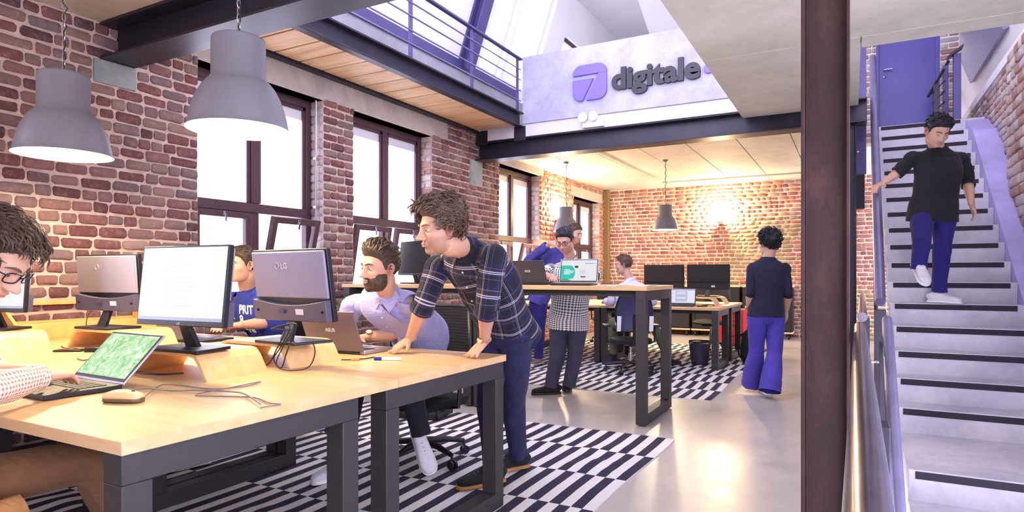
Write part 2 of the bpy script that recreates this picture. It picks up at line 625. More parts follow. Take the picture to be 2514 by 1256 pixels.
# window wall ------------------------------------------------------
WIN = [(3.37, 4.785, 0.86, 3.00), (5.23, 6.69, 0.86, 3.00), (8.455, 9.90, 0.86, 2.93), (11.40, 12.85, 0.86, 2.75)]
def wall_boxes(m, a0, a1, b0, b1, holes, boxfn):
    """fills a rectangle minus holes with boxes; holes sorted along a"""
    a = a0
    for (h0, h1, g0, g1) in sorted(holes):
        if h0 > a: boxfn(m, a, h0, b0, b1)
        if g0 > b0: boxfn(m, h0, h1, b0, g0)
        if g1 < b1: boxfn(m, h0, h1, g1, b1)
        a = h1
    if a < a1: boxfn(m, a, a1, b0, b1)
m = MB()
wall_boxes(m, -1.7, FY + .3, 0, 3.32, [(-.9, .7, .86, 3.0)] + WIN, lambda mm, a0, a1, b0, b1: mm.box(WX - .35, a0, b0, WX - .004, a1, b1))
wl = struct(m.build('wall_left', 'mortar', smooth=0), 'old red brick window wall with pale mortar')
rb = random.Random(11)
BLK = [(2.54, 2.86, 2.59, 2.77), (7.60, 7.96, 2.48, 2.86)]       # padstones under the beams
LINT = [(3.2, 7.05, 3.0, 3.3), (8.3, 10.05, 2.93, 3.1), (11.25, 13.0, 2.75, 2.95)]
bl = lay_bricks(1.2, FY, 0.0, 3.30, WIN + BLK + LINT, rb)
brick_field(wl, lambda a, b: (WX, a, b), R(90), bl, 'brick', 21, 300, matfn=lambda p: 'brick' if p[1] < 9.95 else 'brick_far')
# reveals of the window openings on the side that faces the camera
mr = MB()
for (y0, y1, z0, z1) in WIN:
    for k in range(int((z1 - z0) / .0865)):
        zc = z0 + .043 + k * .0865
        w = (.17, .1)[k % 2]
        x = WX - .002
        while x > WX - .17:
            xe = max(x - w, WX - .175)
            vv, ff = UNIT[(k * 3 + int(x * 77)) % 14]
            mr.add([((x + xe) / 2 + a * (x - xe - .01), y1 - .002 + b * .03, zc + c * .074) for a, b, c in vv], ff)
            mr.attr.extend([rb.random()] * len(vv))
            x = xe; w = .1
o = mr.build('reveal_bricks', 'brick_right_mass', wl, smooth=80); o['kind'] = 'stuff'
for (y0, y1, z0, z1) in BLK:
    MB().box(WX - .02, y0 + .01, z0 + .005, WX + .012, y1 - .01, z1 - .005).build('padstone', 'concrete_block', wl, bevel=.006)
for (y0, y1, z0, z1) in LINT:
    MB().box(WX - .175, y0, z0, WX + .008, y1, z1).build('lintel', 'concrete_lintel', wl, bevel=.008)
for (y0, y1, z0, z1) in WIN:
    MB().box(WX - .34, y0, z0 - .05, WX + .05, y1, z0).build('sill', 'concrete_lintel', wl, bevel=.006)

def window(n, y0, y1, z0, z1, zt, opened):
    x = WX - .165                      # room face of the frame
    fw, fd = .075, .07
    m = MB()
    m.box(x - fd, y0, z0, x, y0 + fw, z1); m.box(x - fd, y1 - fw, z0, x, y1, z1)
    m.box(x - fd, y0 + fw, z1 - fw, x, y1 - fw, z1); m.box(x - fd, y0 + fw, z0, x, y1 - fw, z0 + fw)
    m.box(x - fd, y0 + fw, zt - .045, x + .012, y1 - fw, zt + .045)
    ym = (y0 + y1) / 2
    m.box(x - fd, ym - .045, zt + .045, x + .006, ym + .045, z1 - fw)
    m.box(x - fd, ym - .045, z0 + fw, x, ym + .045, zt - .045)
    w = struct(m.build('window_%d' % n, 'frame_brown', bevel=.006), 'dark red-brown framed window in the brick wall')
    for (a0, a1) in ((y0 + fw, ym - .045), (ym + .045, y1 - fw)):
        MB().box(x - .045, a0, zt + .045, x - .037, a1, z1 - fw).build('pane', 'glass', w, smooth=0)
        b = MB(); b.box(x - .03, a0, zt + .05, x - .012, a0 + .035, z1 - fw); b.box(x - .03, a1 - .035, zt + .05, x - .012, a1, z1 - fw)
        b.box(x - .03, a0, z1 - fw - .035, x - .012, a1, z1 - fw)
        b.build('bead', 'frame_brown', w, bevel=.003)
        MB().box(x - .05, a0 + .01, z1 - fw - .13, x - .034, a1 - .01, z1 - fw - .02).build('vent', 'white_plastic', w, bevel=.004)
    for k, (a0, a1) in enumerate(((y0 + fw, ym - .045), (ym + .045, y1 - fw))):
        ang = R(opened[k])
        s = MB(); hh = zt - .045 - z0 - fw
        s.box(0, a0, 0, .05, a0 + .06, hh); s.box(0, a1 - .06, 0, .05, a1, hh)
        s.box(0, a0 + .06, 0, .05, a1 - .06, .06); s.box(0, a0 + .06, hh - .06, .05, a1 - .06, hh)
        so = s.build('sash', 'frame_brown', w, loc=(x - .045, 0, z0 + fw), bevel=.005)
        so.rotation_euler = (0, ang, 0)
        MB().box(.02, a0 + .06, .06, .026, a1 - .06, hh - .06).build('pane', 'glass', so, smooth=0)
        h = MB(); h.box(.05, (a0 + a1) / 2 - .012, hh - .05, .065, (a0 + a1) / 2 + .012, hh - .01); h.box(.065, (a0 + a1) / 2 - .01, hh - .1, .08, (a0 + a1) / 2 + .01, hh - .03)
        h.build('handle', 'chrome', so, bevel=.003)
window(1, *WIN[0], 1.83, (0, 14))
window(2, *WIN[1], 1.83, (10, 10))
window(3, *WIN[2], 1.80, (0, 14))
window(4, *WIN[3], 1.80, (0, 0))
# cable conduits on the window piers
for i, (y, z0, z1) in enumerate(((4.76, 1.6, 3.0),)):
    m = MB(); m.tube([(WX - .06, y - .02, z0), (WX - .06, y - .02, z1)], .011, 8)
    for z in (1.9, 2.4): m.box(WX - .08, y - .035, z - .012, WX - .045, y, z + .012)
    tag(m.build('conduit', 'galvanised'), 'thin grey conduit running up the reveal beside the first window', 'conduit')

# far wall ---------------------------------------------------------
m = MB(); m.box(-5.1, FY + .004, 0, 1.8, FY + .3, 3.3)
wf = struct(m.build('wall_far', 'mortar_pale', smooth=0), 'red and tan brick rear wall with white joints')
def far_mat(p):
    x, z = p[0], p[2]
    n = noise.noise(Vector((x * 1.3, z * 1.3, 3))) * .35
    in_patch = (-2.3 + n < x < -0.95 + n * .6 and 0.9 < z < 2.36 + n * .4) or (x > -.9 and z < .9)
    tan = in_patch and noise.noise(Vector((x * 9, z * 11, 1))) > -.33
    return 'brick_tan' if tan else 'brick_far'
bf = lay_bricks(-4.8, 1.5, 0.0, 3.06, [], random.Random(5), course=.078)
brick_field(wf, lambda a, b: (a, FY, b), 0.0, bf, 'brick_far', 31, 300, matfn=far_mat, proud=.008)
m = MB(); m.box(WX + .005, FY - .13, 0, WX + .12, FY - .02, 3.05)
o = m.build('pipe_chase', 'brick_tan_mass', wf, bevel=.01)

# right wall by the stairs ------------------------------------------
RX = 1.45
m = MB(); m.box(RX + .004, 8.0, 0, RX + .3, 11.6, 3.44); m.box(RX - .06, 5.0, 1.35, RX + .3, 7.95, 3.44)
wr = struct(m.build('wall_right', 'mortar_pale', smooth=0), 'brick wall beside the concrete stairs')
b1 = lay_bricks(8.0, 11.6, 1.6, 3.44, [], random.Random(6), course=.08)
brick_field(wr, lambda a, b: (RX, a, b), R(-90), b1, 'brick_right', 41, 200)
b2 = lay_bricks(5.2, 7.95, 1.42, 3.44, [], random.Random(8), course=.105)
brick_field(wr, lambda a, b: (RX - .065, a, b), R(-90), b2, 'brick_right', 42, 100, proud=.02)
mr = MB(); rr = random.Random(9)
for k in range(19):
    vv, ff = UNIT[k % 14]
    w = (.2, .13)[k % 2]
    mr.add([(RX - .06 + w / 2 + a * w, 7.96 + b * .03 + .0, 1.47 + k * .105 + c * .092) for a, b, c in vv], ff)
    mr.attr.extend([rr.random()] * len(vv))
o = mr.build('corner_bricks', 'brick_right_mass', wr, smooth=80); o['kind'] = 'stuff'
m = MB(); m.box(RX - .05, 4.0, -1.2, RX + .3, 8.0, 1.34)
struct(m.build('wall_right', 'plaster_lilac', smooth=0), 'lilac washed plaster wall below the brick pier')

# ------------------------------------------------------------------ steelwork
def beam_x(name, x0, x1, y, z, w, h, mat, label):
    pr = hprof(y, z, w, h, .018, .012)
    m = MB(); m.prism(pr, lambda a, b, d: (d, a, b), x0, x1)
    o = m.build(name, mat, bevel=.004)
    return struct(o, label)
beam_x('steel_beam', -4.84, 1.9, 2.72, 2.90, .26, .26, 'steel_dark', 'dark steel beam carrying the ceiling over the front desks')
b2o = beam_x('steel_beam', -4.84, 0.14, 7.87, 2.98, .26, .26, 'steel_dark', 'dark steel beam below the sign wall')
for x in (-4.05, -4.66):
    mm = MB(); mm.box(x - .09, 7.715, 3.06, x + .09, 7.73, 3.26)
    for (dx, dz) in ((-.06, .04), (.06, .04), (-.06, .16), (.06, .16)): mm.tube([(x + dx, 7.70, 3.06 + dz), (x + dx, 7.716, 3.06 + dz)], .009, 6)
    mm.build('bolt_plate', 'steel_dark', b2o, bevel=.002)

def column(x, y, z0, z1, w, mat, label):
    pr = hprof(0, 0, w, w, .013, .009)            # flanges face +-x
    m = MB(); m.prism([(q, p) for p, q in pr], lambda a, b, d: (x + a, y + b, d), z0, z1)
    return struct(m.build('steel_column', mat, bevel=.003), label)
column(-0.09, 2.72, 0, 2.77, .165, 'rusty_steel', 'rusty brown steel column in the foreground')
column(-0.02, 7.87, 0, 2.85, .12, 'steel_dark', 'black steel column under the far end of the beam')

# slab edge and sign wall --------------------------------------------
m = MB(); m.box(-4.7, 7.72, 3.11, 0.02, 7.86, 3.28)
struct(m.build('trim_1', 'concrete_edge', smooth=0, bevel=.004), 'pale concrete slab edge below the sign')
m = MB(); m.box(-4.0, 7.70, 3.28, 0.0, 7.84, 4.20)
struct(m.build('wall_parapet', 'concrete_sign', smooth=0, bevel=.004), 'lilac grey concrete parapet that carries the sign')

# walkway along the windows -------------------------------------------
wk = MB()
WZ = 3.235
pr = [(-4.07, WZ), (-3.98, WZ), (-3.98, WZ + .02), (-4.052, WZ + .02), (-4.052, WZ + .18), (-3.98, WZ + .18), (-3.98, WZ + .2), (-4.07, WZ + .2)]
wk.prism(pr, lambda a, b, d: (a, d, b), 2.86, 7.72)
wk.prism([(-4.80 + (q[0] + 4.07) * -1 + .09, q[1]) for q in pr][::-1], lambda a, b, d: (a, d, b), 2.86, 7.72)
walk = struct(wk.build('walkway', 'steel_dark', bevel=.003), 'raised steel walkway along the windows')
nb = 16
for i in range(nb):
    y0 = 2.88 + i * (7.70 - 2.88) / nb; y1 = y0 + (7.70 - 2.88) / nb - .022
    MB().box(-4.70, y0, WZ + .025, -4.075, y1, WZ + .055).build('board', 'ceiling_board', walk, bevel=.003)
MB().box(-4.72, 2.87, WZ + .06, -4.06, 7.71, WZ + .09).build('gap_dark_sheet', 'black_matte', walk, smooth=0)  # black sheet added over the boards so the gaps between them look dark
rl = thing('walkway_railing', 'purple grey steel railing along the raised walkway', 'railing', (-4.03, 2.95, WZ + .2))
ob = (-4.03, 2.95, WZ + .2)
for y in (2.95, 4.09, 5.25, 6.45, 7.62):
    MB().box(-4.045, y - .03, WZ + .19, -4.03, y + .03, 4.17).build('post', 'steel_purple', rl, origin=ob, bevel=.002)
MB().box(-4.06, 2.86, 4.165, -4.005, 7.72, 4.19).build('handrail', 'steel_purple', rl, origin=ob, bevel=.004)
for k, z in enumerate((3.60, 3.74, 3.89, 4.03)):
    m = MB(); m.tube([(-4.028, 2.86, z), (-4.028, 7.70, z)], .009, 8); m.build('rod', 'steel_rail', rl, origin=ob)

# mansard roof over the void -------------------------------------------
m = MB(); m.box(-5.1, 2.8, 3.32, WX, FY, 4.04)
kw = struct(m.build('wall_knee', 'concrete_pale', smooth=0), 'concrete knee wall behind the walkway')
m = MB(); m.box(-4.96, 2.8, 4.04, WX + .03, 9.0, 4.18)
struct(m.build('trim_2', 'steel_purple', bevel=.004), 'purple steel wall plate under the sloping roof')
SL0, SL1 = (-4.84, 4.10), (-4.19, 5.98)
dx, dz = SL1[0] - SL0[0], SL1[1] - SL0[1]
LL = math.hypot(dx, dz); ex, ez = dx / LL, dz / LL; nx, nz_ = ez, -ex      # nx points into the room
def sp_pt(y, s, d): return (SL0[0] + ex * s + nx * d, y, SL0[1] + ez * s + nz_ * d)
def slope_box(m, y0, y1, s0, s1, d0, d1):
    v = [sp_pt(y, s, d) for d in (d0, d1) for (y, s) in ((y0, s0), (y1, s0), (y1, s1), (y0, s1))]
    m.add(v, [(3, 2, 1, 0), (4, 5, 6, 7), (0, 1, 5, 4), (1, 2, 6, 5), (2, 3, 7, 6), (3, 0, 4, 7)])
ROOFWIN = [(3.5, 5.15, .14, 1.8), (7.85, 8.45, .12, 1.85), (8.55, 9.5, .12, 1.9), (10.1, 11.1, .3, 1.35)]
m = MB()
wall_boxes(m, 2.8, FY + .3, 0, LL, ROOFWIN, lambda mm, a0, a1, b0, b1: slope_box(mm, a0, a1, b0, b1, -.25, 0))
rf = struct(m.build('ceiling', 'plaster_white', smooth=0), 'steep white plaster roof slope with roof windows')
for i, (y0, y1, s0, s1) in enumerate(ROOFWIN):
    m = MB(); ft = .06
    slope_box(m, y0, y0 + ft, s0, s1, -.16, -.08); slope_box(m, y1 - ft, y1, s0, s1, -.16, -.08)
    slope_box(m, y0, y1, s0, s0 + ft, -.16, -.08); slope_box(m, y0, y1, s1 - ft, s1, -.16, -.08)
    w = struct(m.build('window_%d' % (5 + i), 'frame_brown' if i == 3 else 'white_plastic', bevel=.004), 'roof window in the white slope')
    g = MB(); slope_box(g, y0 + ft, y1 - ft, s0 + ft, s1 - ft, -.125, -.118); g.build('pane', 'glass', w, smooth=0)
for y in (4.0, 7.42):
    m = MB(); slope_box(m, y - .1, y + .1, .0, LL + .1, .0, .03); slope_box(m, y - .1, y + .1, .0, LL + .1, .15, .18); slope_box(m, y - .012, y + .012, .0, LL + .1, .03, .15)
    if y > 5: struct(m.build('steel_rafter', 'steel_purple', bevel=.003), 'dark purple steel rafter on the white slope')
m = MB()
wall_boxes(m, 2.8, FY + .3, -4.3, 1.2, [(3.3, 7.2, -3.4, -1.5), (8.6, 11.8, -3.2, -1.4)], lambda mm, a0, a1, b0, b1: mm.box(b0, a0, 5.96, b1, a1, 6.1))
struct(m.build('ceiling', 'plaster_white', smooth=0), 'white upper ceiling with large rooflights')
for i, (y0, y1, x0, x1) in enumerate(((3.3, 7.2, -3.4, -1.5), (8.6, 11.8, -3.2, -1.4))):
    m = MB(); m.box(x0, y0, 5.98, x0 + .06, y1, 6.09); m.box(x1 - .06, y0, 5.98, x1, y1, 6.09); m.box(x0, y0, 5.98, x1, y0 + .06, 6.09); m.box(x0, y1 - .06, 5.98, x1, y1, 6.09)
    w = struct(m.build('window_%d' % (9 + i), 'white_plastic'), 'rooflight in the white upper ceiling')
    MB().box(x0 + .06, y0 + .06, 6.04, x1 - .06, y1 - .06, 6.05).build('pane', 'glass', w, smooth=0)
m = MB(); m.box(-5.0, FY, 3.3, 1.2, FY + .3, 6.1)
struct(m.build('wall_gable', 'plaster_white', smooth=0), 'white plaster gable on the upper floor')
# lowered white ceiling behind the sign
m = MB(); m.prism([(9.6, 5.97), (FY, 5.97), (FY, 4.6), (11.3, 5.1)], lambda a, b, d: (d, a, b), -3.1, 0.9)
struct(m.build('ceiling', 'plaster_white', smooth=0), 'lowered white ceiling behind the sign wall')

# ------------------------------------------------------------------ staircase
RISE, RUN, Y0, Z0 = .18, .253, 5.38, .24
XL, XR = .29, 1.22
stair = thing('staircase', 'pale concrete staircase with dark anti-slip strips on each step', 'staircase', (XL, Y0, 0))
so = (XL, Y0, 0)
def ny(k):
    if k >= 0: return Y0 + k * RUN
    return {-1: 4.37, -2: 4.13, -3: 3.88, -4: 3.63, -5: 3.38}[k]
for k in range(-5, 17):
    z = Z0 + k * RISE
    ya = ny(k); yb = ny(k + 1) + .04 if k < 16 else 10.6
    xr = XR if k < 16 and k >= 0 else (RX - .035 if k == 16 else RX - .06)
    s = MB().box(XL, ya, z - RISE - .03, xr, yb, z).build('step', 'concrete_stair', stair, origin=so, bevel=.006)
    MB().box(XL + .035, ya - .003, z - .052, min(xr - .05, XR - .05), ya + .006, z - .008).build('antislip_strip', 'antislip', s, origin=so)
m = MB(); m.prism([(Y0 + .1, Z0 - .2), (Y0 + 16 * RUN, Z0 + 15.2 * RISE), (10.6, Z0 + 15.2 * RISE), (10.6, Z0 + 14 * RISE), (Y0 + 16 * RUN, Z0 + 13.9 * RISE), (Y0 + .5, Z0 - .24)],
                  lambda a, b, d: (d, a, b), XL + .02, XR)
m.build('soffit', 'concrete_stair', stair, origin=so)
m = MB(); m.prism([(5.0, -.6), (9.43, Z0 + 14.0 * RISE), (9.43, Z0 + 15.85 * RISE), (8.9, Z0 + 14.6 * RISE), (5.3, .1)], lambda a, b, d: (d, a, b), XR, RX)
struct(m.build('trim_3', 'plaster_lilac', smooth=0), 'lilac plaster flank between the steps and the brick wall')

# door wall at the head of the stairs -----------------------------------
DY = 10.42
m = MB()
wall_boxes(m, -.2, 1.28, 3.1, 5.6, [(.30, 1.06, 3.1, 5.25)], lambda mm, a0, a1, b0, b1: mm.box(a0, DY + .004, b0, a1, DY + .3, b1))
wd = struct(m.build('wall_stair', 'mortar_pale', smooth=0), 'brick wall around the purple door')
bd = lay_bricks(-.2, 1.28, 3.1, 5.6, [(.30, 1.06, 3.1, 5.25)], random.Random(12), course=.08)
brick_field(wd, lambda a, b: (a, DY, b), 0, bd, 'brick_right', 51, 150)
m = MB(); m.box(.305, DY + .03, 3.125, 1.055, DY + .08, 5.24)
d = struct(m.build('door_1', 'door_purple', bevel=.004), 'purple steel door at the head of the stairs')
m = MB(); m.box(.30, DY - .01, 3.12, .335, DY + .1, 5.25); m.box(1.01, DY - .01, 3.12, 1.06, DY + .1, 5.25)
m.build('door_frame', 'door_purple', d, bevel=.004)
m = MB(); m.tube([(.40, DY + .03, 4.12), (.40, DY - .03, 4.12), (.50, DY - .035, 4.12)], .01, 8); m.lathe([(.0, 0), (.022, 0), (.022, .01)], (.40, DY + .02, 4.02), 12)
m.build('door_handle', 'chrome', d)
# upper white slope on the right
m = MB(); m.box(RX - .02, 5.0, 3.44, RX + .3, 11.6, 3.54)
struct(m.build('trim_4', 'plaster_white', smooth=0), 'white ledge on top of the stair wall')
m = MB(); m.prism([(RX + .3, 3.5), (RX + .34, 3.5), (1.0, 5.9), (.95, 5.9)], lambda a, b, d: (a, d, b), 6.0, 12.6)
us = struct(m.build('wall_upper', 'plaster_white', smooth=0), 'sloping white plaster above the stair wall')
m = MB(); m.box(1.28, 12.3, 3.0, 2.0, 12.4, 5.6)
struct(m.build('wall_upper', 'plaster_white', smooth=0), 'white end wall of the upper passage')
def sl2(y, s, d):
    a = Vector((RX + .3, 0, 3.5)); b = Vector((.95, 0, 5.9)); e = (b - a).normalized(); n = Vector((-e.z, 0, e.x))
    p = a + e * s + n * d
    return (p.x, y, p.z)
m = MB()
v = [sl2(y, s, dd) for dd in (.0, .06) for (y, s) in ((9.0, .55), (11.3, .55), (11.3, 1.35), (9.0, 1.35))]
m.add(v, [(3, 2, 1, 0), (4, 5, 6, 7), (0, 1, 5, 4), (1, 2, 6, 5), (2, 3, 7, 6), (3, 0, 4, 7)])
tag(m.build('skylight_shaft_side', 'grey_plastic'), 'flat grey side of a skylight shaft on the white slope above the stairs', 'duct')  # grey box stands for the side of a skylight shaft
m = MB(); cc = (8.05, .36); n = 28
v = [sl2(cc[0] + .2 * math.cos(2 * math.pi * k / n), cc[1] + .12 * math.sin(2 * math.pi * k / n), dd) for dd in (.012, .02) for k in range(n)]
m.add(v, [tuple(range(n, 2 * n))] + [(k, (k + 1) % n, n + (k + 1) % n, n + k) for k in range(n)])
tag(m.build('round_sticker', 'blue_poster'), 'round blue sticker on the white slope above the stairs', 'sticker')
# steel post and small railing on the top landing
m = MB(); m.box(1.12, 9.60, 3.12, 1.20, 9.68, 3.98)
pp = thing('landing_post', 'purple steel post on the top landing with a sloping cap', 'post', (1.16, 9.64, 3.12))
m.build('post', 'steel_purple', pp, origin=(1.16, 9.64, 3.12), bevel=.003)
m = MB(); m.prism([(1.06, 3.93), (1.22, 4.05), (1.22, 4.08), (1.06, 3.96)], lambda a, b, d: (a, d, b), 9.56, 9.72); m.build('cap', 'steel_dark', pp, origin=(1.16, 9.64, 3.12))
rr_ = thing('upper_flight_railing', 'dark railing of the next flight beside the purple door', 'railing', (1.1, 10.2, 3.12))
oo = (1.1, 10.2, 3.12)
m = MB(); m.box(1.07, 10.15, 3.12, 1.13, 10.21, 4.0); m.build('post', 'steel_purple', rr_, origin=oo, bevel=.002)
m = MB(); m.box(.94, 9.95, 3.12, 1.0, 10.0, 3.72); m.build('post', 'steel_dark', rr_, origin=oo, bevel=.002)
m = MB(); m.tube([(.88, 9.9, 3.55), (1.14, 10.25, 4.08)], .018, 8); m.build('handrail', 'steel_dark', rr_, origin=oo)
for k in range(4):
    m = MB(); m.tube([(.93, 9.93, 3.2 + .13 * k), (1.12, 10.2, 3.42 + .14 * k)], .008, 6); m.build('rod', 'steel_dark', rr_, origin=oo)
# stair handrail
sr = thing('stair_handrail', 'round purple steel handrail running up the left side of the stairs', 'handrail', (.17, 5.15, 0))
oo = (.17, 5.15, 0)
HB, HT = Vector((.172, 5.12, 1.01)), Vector((.232, 9.34, 4.0))
m = MB(); m.tube([HB, HT], .036, 16); m.build('tube', 'steel_rail', sr, origin=oo)
m = MB(); m.box(.135, 5.04, -.2, .205, 5.11, .96); m.build('post', 'steel_dark', sr, origin=oo, bevel=.003)
e = HT - HB
m = MB(); m.prism([(HB.y + .1, HB.z - .08), (HT.y, HT.z - .1), (HT.y, HT.z - .2), (HB.y + .1, HB.z - .2)], lambda a, b, d: (.15 + d + (a - 5.12) * .014, a, b), -.012, 0)
m.build('side_plate', 'steel_dark', sr, origin=oo)
for k in range(7):
    p = HB + e * (.12 + .13 * k)
    m = MB(); m.box(p.x - .02, p.y - .02, p.z - .95, p.x - .005, p.y + .02, p.z - .03); m.build('baluster', 'steel_dark', sr, origin=oo)
# bolted steel post at the void beside the stair
bp = thing('bolted_post', 'tall dark purple bolted steel post left of the stairs', 'post', (.06, 8.2, 2.35))
m = MB(); m.box(.035, 8.16, 2.35, .14, 8.24, 4.4); m.build('plate', 'steel_purple', bp, origin=(.06, 8.2, 2.35), bevel=.003)
for z in (2.6, 2.9, 3.2, 3.5, 3.8):
    m = MB(); m.lathe([(.0, 0), (.012, 0), (.012, .012), (0, .016)], (0, 0, 0), 8)
    m.v = [(.055 + a, 8.16 - c, z + b) for a, b, c in m.v]; m.build('bolt', 'chrome', bp, origin=(.06, 8.2, 2.35))
# black service box hung under the slab by the stair
m = MB(); m.box(.0, 8.6, 2.0, .13, 8.75, 2.42); m.tube([(.05, 8.64, 2.40), (.0, 8.64, 3.06)], .012, 6); m.tube([(.09, 8.66, 2.40), (-.02, 8.66, 3.06)], .008, 6)
tag(m.build('service_box', 'black_matte', bevel=.006), 'black service box with conduits hung beside the stairs', 'junction box')
# guard rails round the stairwell
g1 = thing('stairwell_guard', 'thick bare steel guard tube along the stairwell edge beside the rusty column', 'handrail', (.03, 3.2, 0))
oo = (.03, 3.2, 0)
m = MB(); m.tube([(.012, .45, .97), (.03, 3.2, .97), (.032, 3.225, .967)], [.023, .023, .018], 18); m.build('tube', 'tube_bare', g1, origin=oo)
m = MB(); m.box(.02, 3.10, 0, .055, 3.16, .95); m.build('post', 'steel_dark', g1, origin=oo, bevel=.002)
m = MB(); m.box(.02, 1.2, 0, .055, 1.26, .95); m.build('post', 'steel_dark', g1, origin=oo, bevel=.002)
g2 = thing('stairwell_guard', 'short bare steel guard tube at the foot of the concrete stairs', 'handrail', (.06, 5, 0))
m = MB(); m.tube([(.048, 3.95, .97), (.10, 8.2, .97)], .026, 16); m.build('tube', 'tube_bare', g2, origin=(.06, 5, 0))
m = MB(); m.box(.05, 4.0, 0, .085, 4.06, .96); m.build('post', 'steel_dark', g2, origin=(.06, 5, 0))
m = MB(); m.box(.07, 6.2, 0, .10, 6.26, .96); m.build('post', 'steel_dark', g2, origin=(.06, 5, 0))
g3 = thing('stairwell_handrail', 'purple steel handrail sloping down into the stairwell', 'handrail', (.13, 3.2, 0))
oo = (.13, 3.2, 0)
m = MB(); m.tube([(.1365, 3.285, .985), (.136, 3.26, 1.0), (.135, 3.2, .985), (.105, 1.9, .53), (.09, 1.2, .29)], [.010, .021, .0215, .0215, .0215], 16); m.build('tube', 'steel_rail', g3, origin=oo)
m = MB(); m.box(.10, 3.02, -.9, .125, 3.08, .92); m.build('post', 'steel_dark', g3, origin=oo)
for z in (.55, .8):
    m = MB(); m.tube([(.05, 3.35, z), (.14, 3.35, z)], .006, 6); m.build('bracket', 'chrome', g3, origin=oo)
m = MB(); m.box(.075, 1.2, -.7, .095, 4.36, -.0)
struct(m.build('trim_5', 'steel_dark', smooth=0), 'black steel edge plate of the stairwell')

# ------------------------------------------------------------------ screens
SCR = 0.28
t = NT('screen_white')
sx = t.n('ShaderNodeSeparateXYZ'); t.l(t.n('ShaderNodeTexCoord').outputs['Generated'], sx.inputs[0])
rows = t.math('FLOOR', t.math('MULTIPLY', sx.outputs[2], 34))
wn = t.n('ShaderNodeTexWhiteNoise', noise_dimensions='1D'); t.l(rows, wn.inputs['W'])
inrow = t.math('MULTIPLY', t.math('GREATER_THAN', t.math('FRACT', t.math('MULTIPLY', sx.outputs[2], 34)), .45), t.math('GREATER_THAN', wn.outputs['Value'], .35))
span = t.math('MULTIPLY', t.math('GREATER_THAN', sx.outputs[0], .28), t.math('LESS_THAN', sx.outputs[0], t.math('ADD', t.math('MULTIPLY', wn.outputs['Value'], .4), .3)))
rng = t.math('MULTIPLY', t.math('GREATER_THAN', sx.outputs[2], .12), t.math('LESS_THAN', sx.outputs[2], .9))
bar = t.math('LESS_THAN', sx.outputs[2], .045)
c = t.mix(t.math('MULTIPLY', t.math('MULTIPLY', inrow, span), rng), 'f1f4f6', 'dfe4ea')
c = t.mix(bar, c, 'b9bdd4')
t.base('000000'); t.set(rough=.3, emit=c, estr=SCR)
t = NT('screen_leaves')
v = t.coord('Object', (1, 1, 1))
n1 = t.noise(v, 26, 6, .7, 1.2); n2 = t.noise(v, 80, 4, .7, .6)
f = t.math('ADD', t.math('MULTIPLY', n1, .65), t.math('MULTIPLY', n2, .35))
c = t.ramp(f, [(.34, '4fae6a'), (.43, '8edc98'), (.50, 'c4f2b4'), (.56, 'eefce4'), (.66, 'ffffff')])
t.base('000000'); t.set(rough=.3, emit=c, estr=SCR)
t = NT('screen_web')
sx = t.n('ShaderNodeSeparateXYZ'); t.l(t.n('ShaderNodeTexCoord').outputs['Generated'], sx.inputs[0])
X, Z = sx.outputs[0], sx.outputs[2]
def rect(t, X, Z, x0, x1, z0, z1):
    a = t.math('MULTIPLY', t.math('GREATER_THAN', X, x0), t.math('LESS_THAN', X, x1))
    b = t.math('MULTIPLY', t.math('GREATER_THAN', Z, z0), t.math('LESS_THAN', Z, z1))
    return t.math('MULTIPLY', a, b)
dx_ = t.math('MULTIPLY', t.math('SUBTRACT', X, .12), 1.6); dz_ = t.math('SUBTRACT', Z, .38)
circ = t.math('LESS_THAN', t.math('ADD', t.math('MULTIPLY', dx_, dx_), t.math('MULTIPLY', dz_, dz_)), .20)
circ = t.math('MULTIPLY', circ, t.math('LESS_THAN', Z, .74))
c = t.mix(circ, 'eceaf2', '18c8b6')
for (x0, x1, z0, z1) in ((.1, .24, .52, .56), (.08, .36, .45, .49), (.08, .34, .38, .42), (.08, .26, .31, .35), (.2, .34, .05, .09)):
    c = t.mix(rect(t, X, Z, x0, x1, z0, z1), c, 'f4fbfa')
for (x0, x1, z0, z1, col) in ((.66, .94, .83, .86, '8f93a5'), (.56, .7, .16, .22, '3b3f78'), (.38, .48, .62, .73, '4a3c40'), (.06, .24, .05, .08, '1c6f6a'), (.52, .68, .3, .5, 'dcdce8')):
    c = t.mix(rect(t, X, Z, x0, x1, z0, z1), c, col)
t.base('000000'); t.set(rough=.3, emit=c, estr=SCR)
t = NT('screen_app')
sx = t.n('ShaderNodeSeparateXYZ'); t.l(t.n('ShaderNodeTexCoord').outputs['Generated'], sx.inputs[0])
X, Z = sx.outputs[0], sx.outputs[2]
c = hexc('e8e9f4')
for (x0, x1, z0, z1, col) in ((0, 1, .9, 1, '9a9cc0'), (.28, .72, .1, .84, 'b6b8dc'), (.32, .66, .62, .76, 'dfe0f2'), (.32, .66, .28, .42, 'dfe0f2'), (.05, .22, .66, .7, 'b0b4cc'), (.05, .2, .4, .44, 'b0b4cc')):
    c = t.mix(rect(t, X, Z, x0, x1, z0, z1), c, col)
t.base('000000'); t.set(rough=.3, emit=c, estr=SCR * .85)
plain('screen_off', '0c0b12', 0.25)
plain('lid_grey', '6d6470', 0.4, 0.4)
plain('lid_dark', '4a464d', 0.4, 0.3)

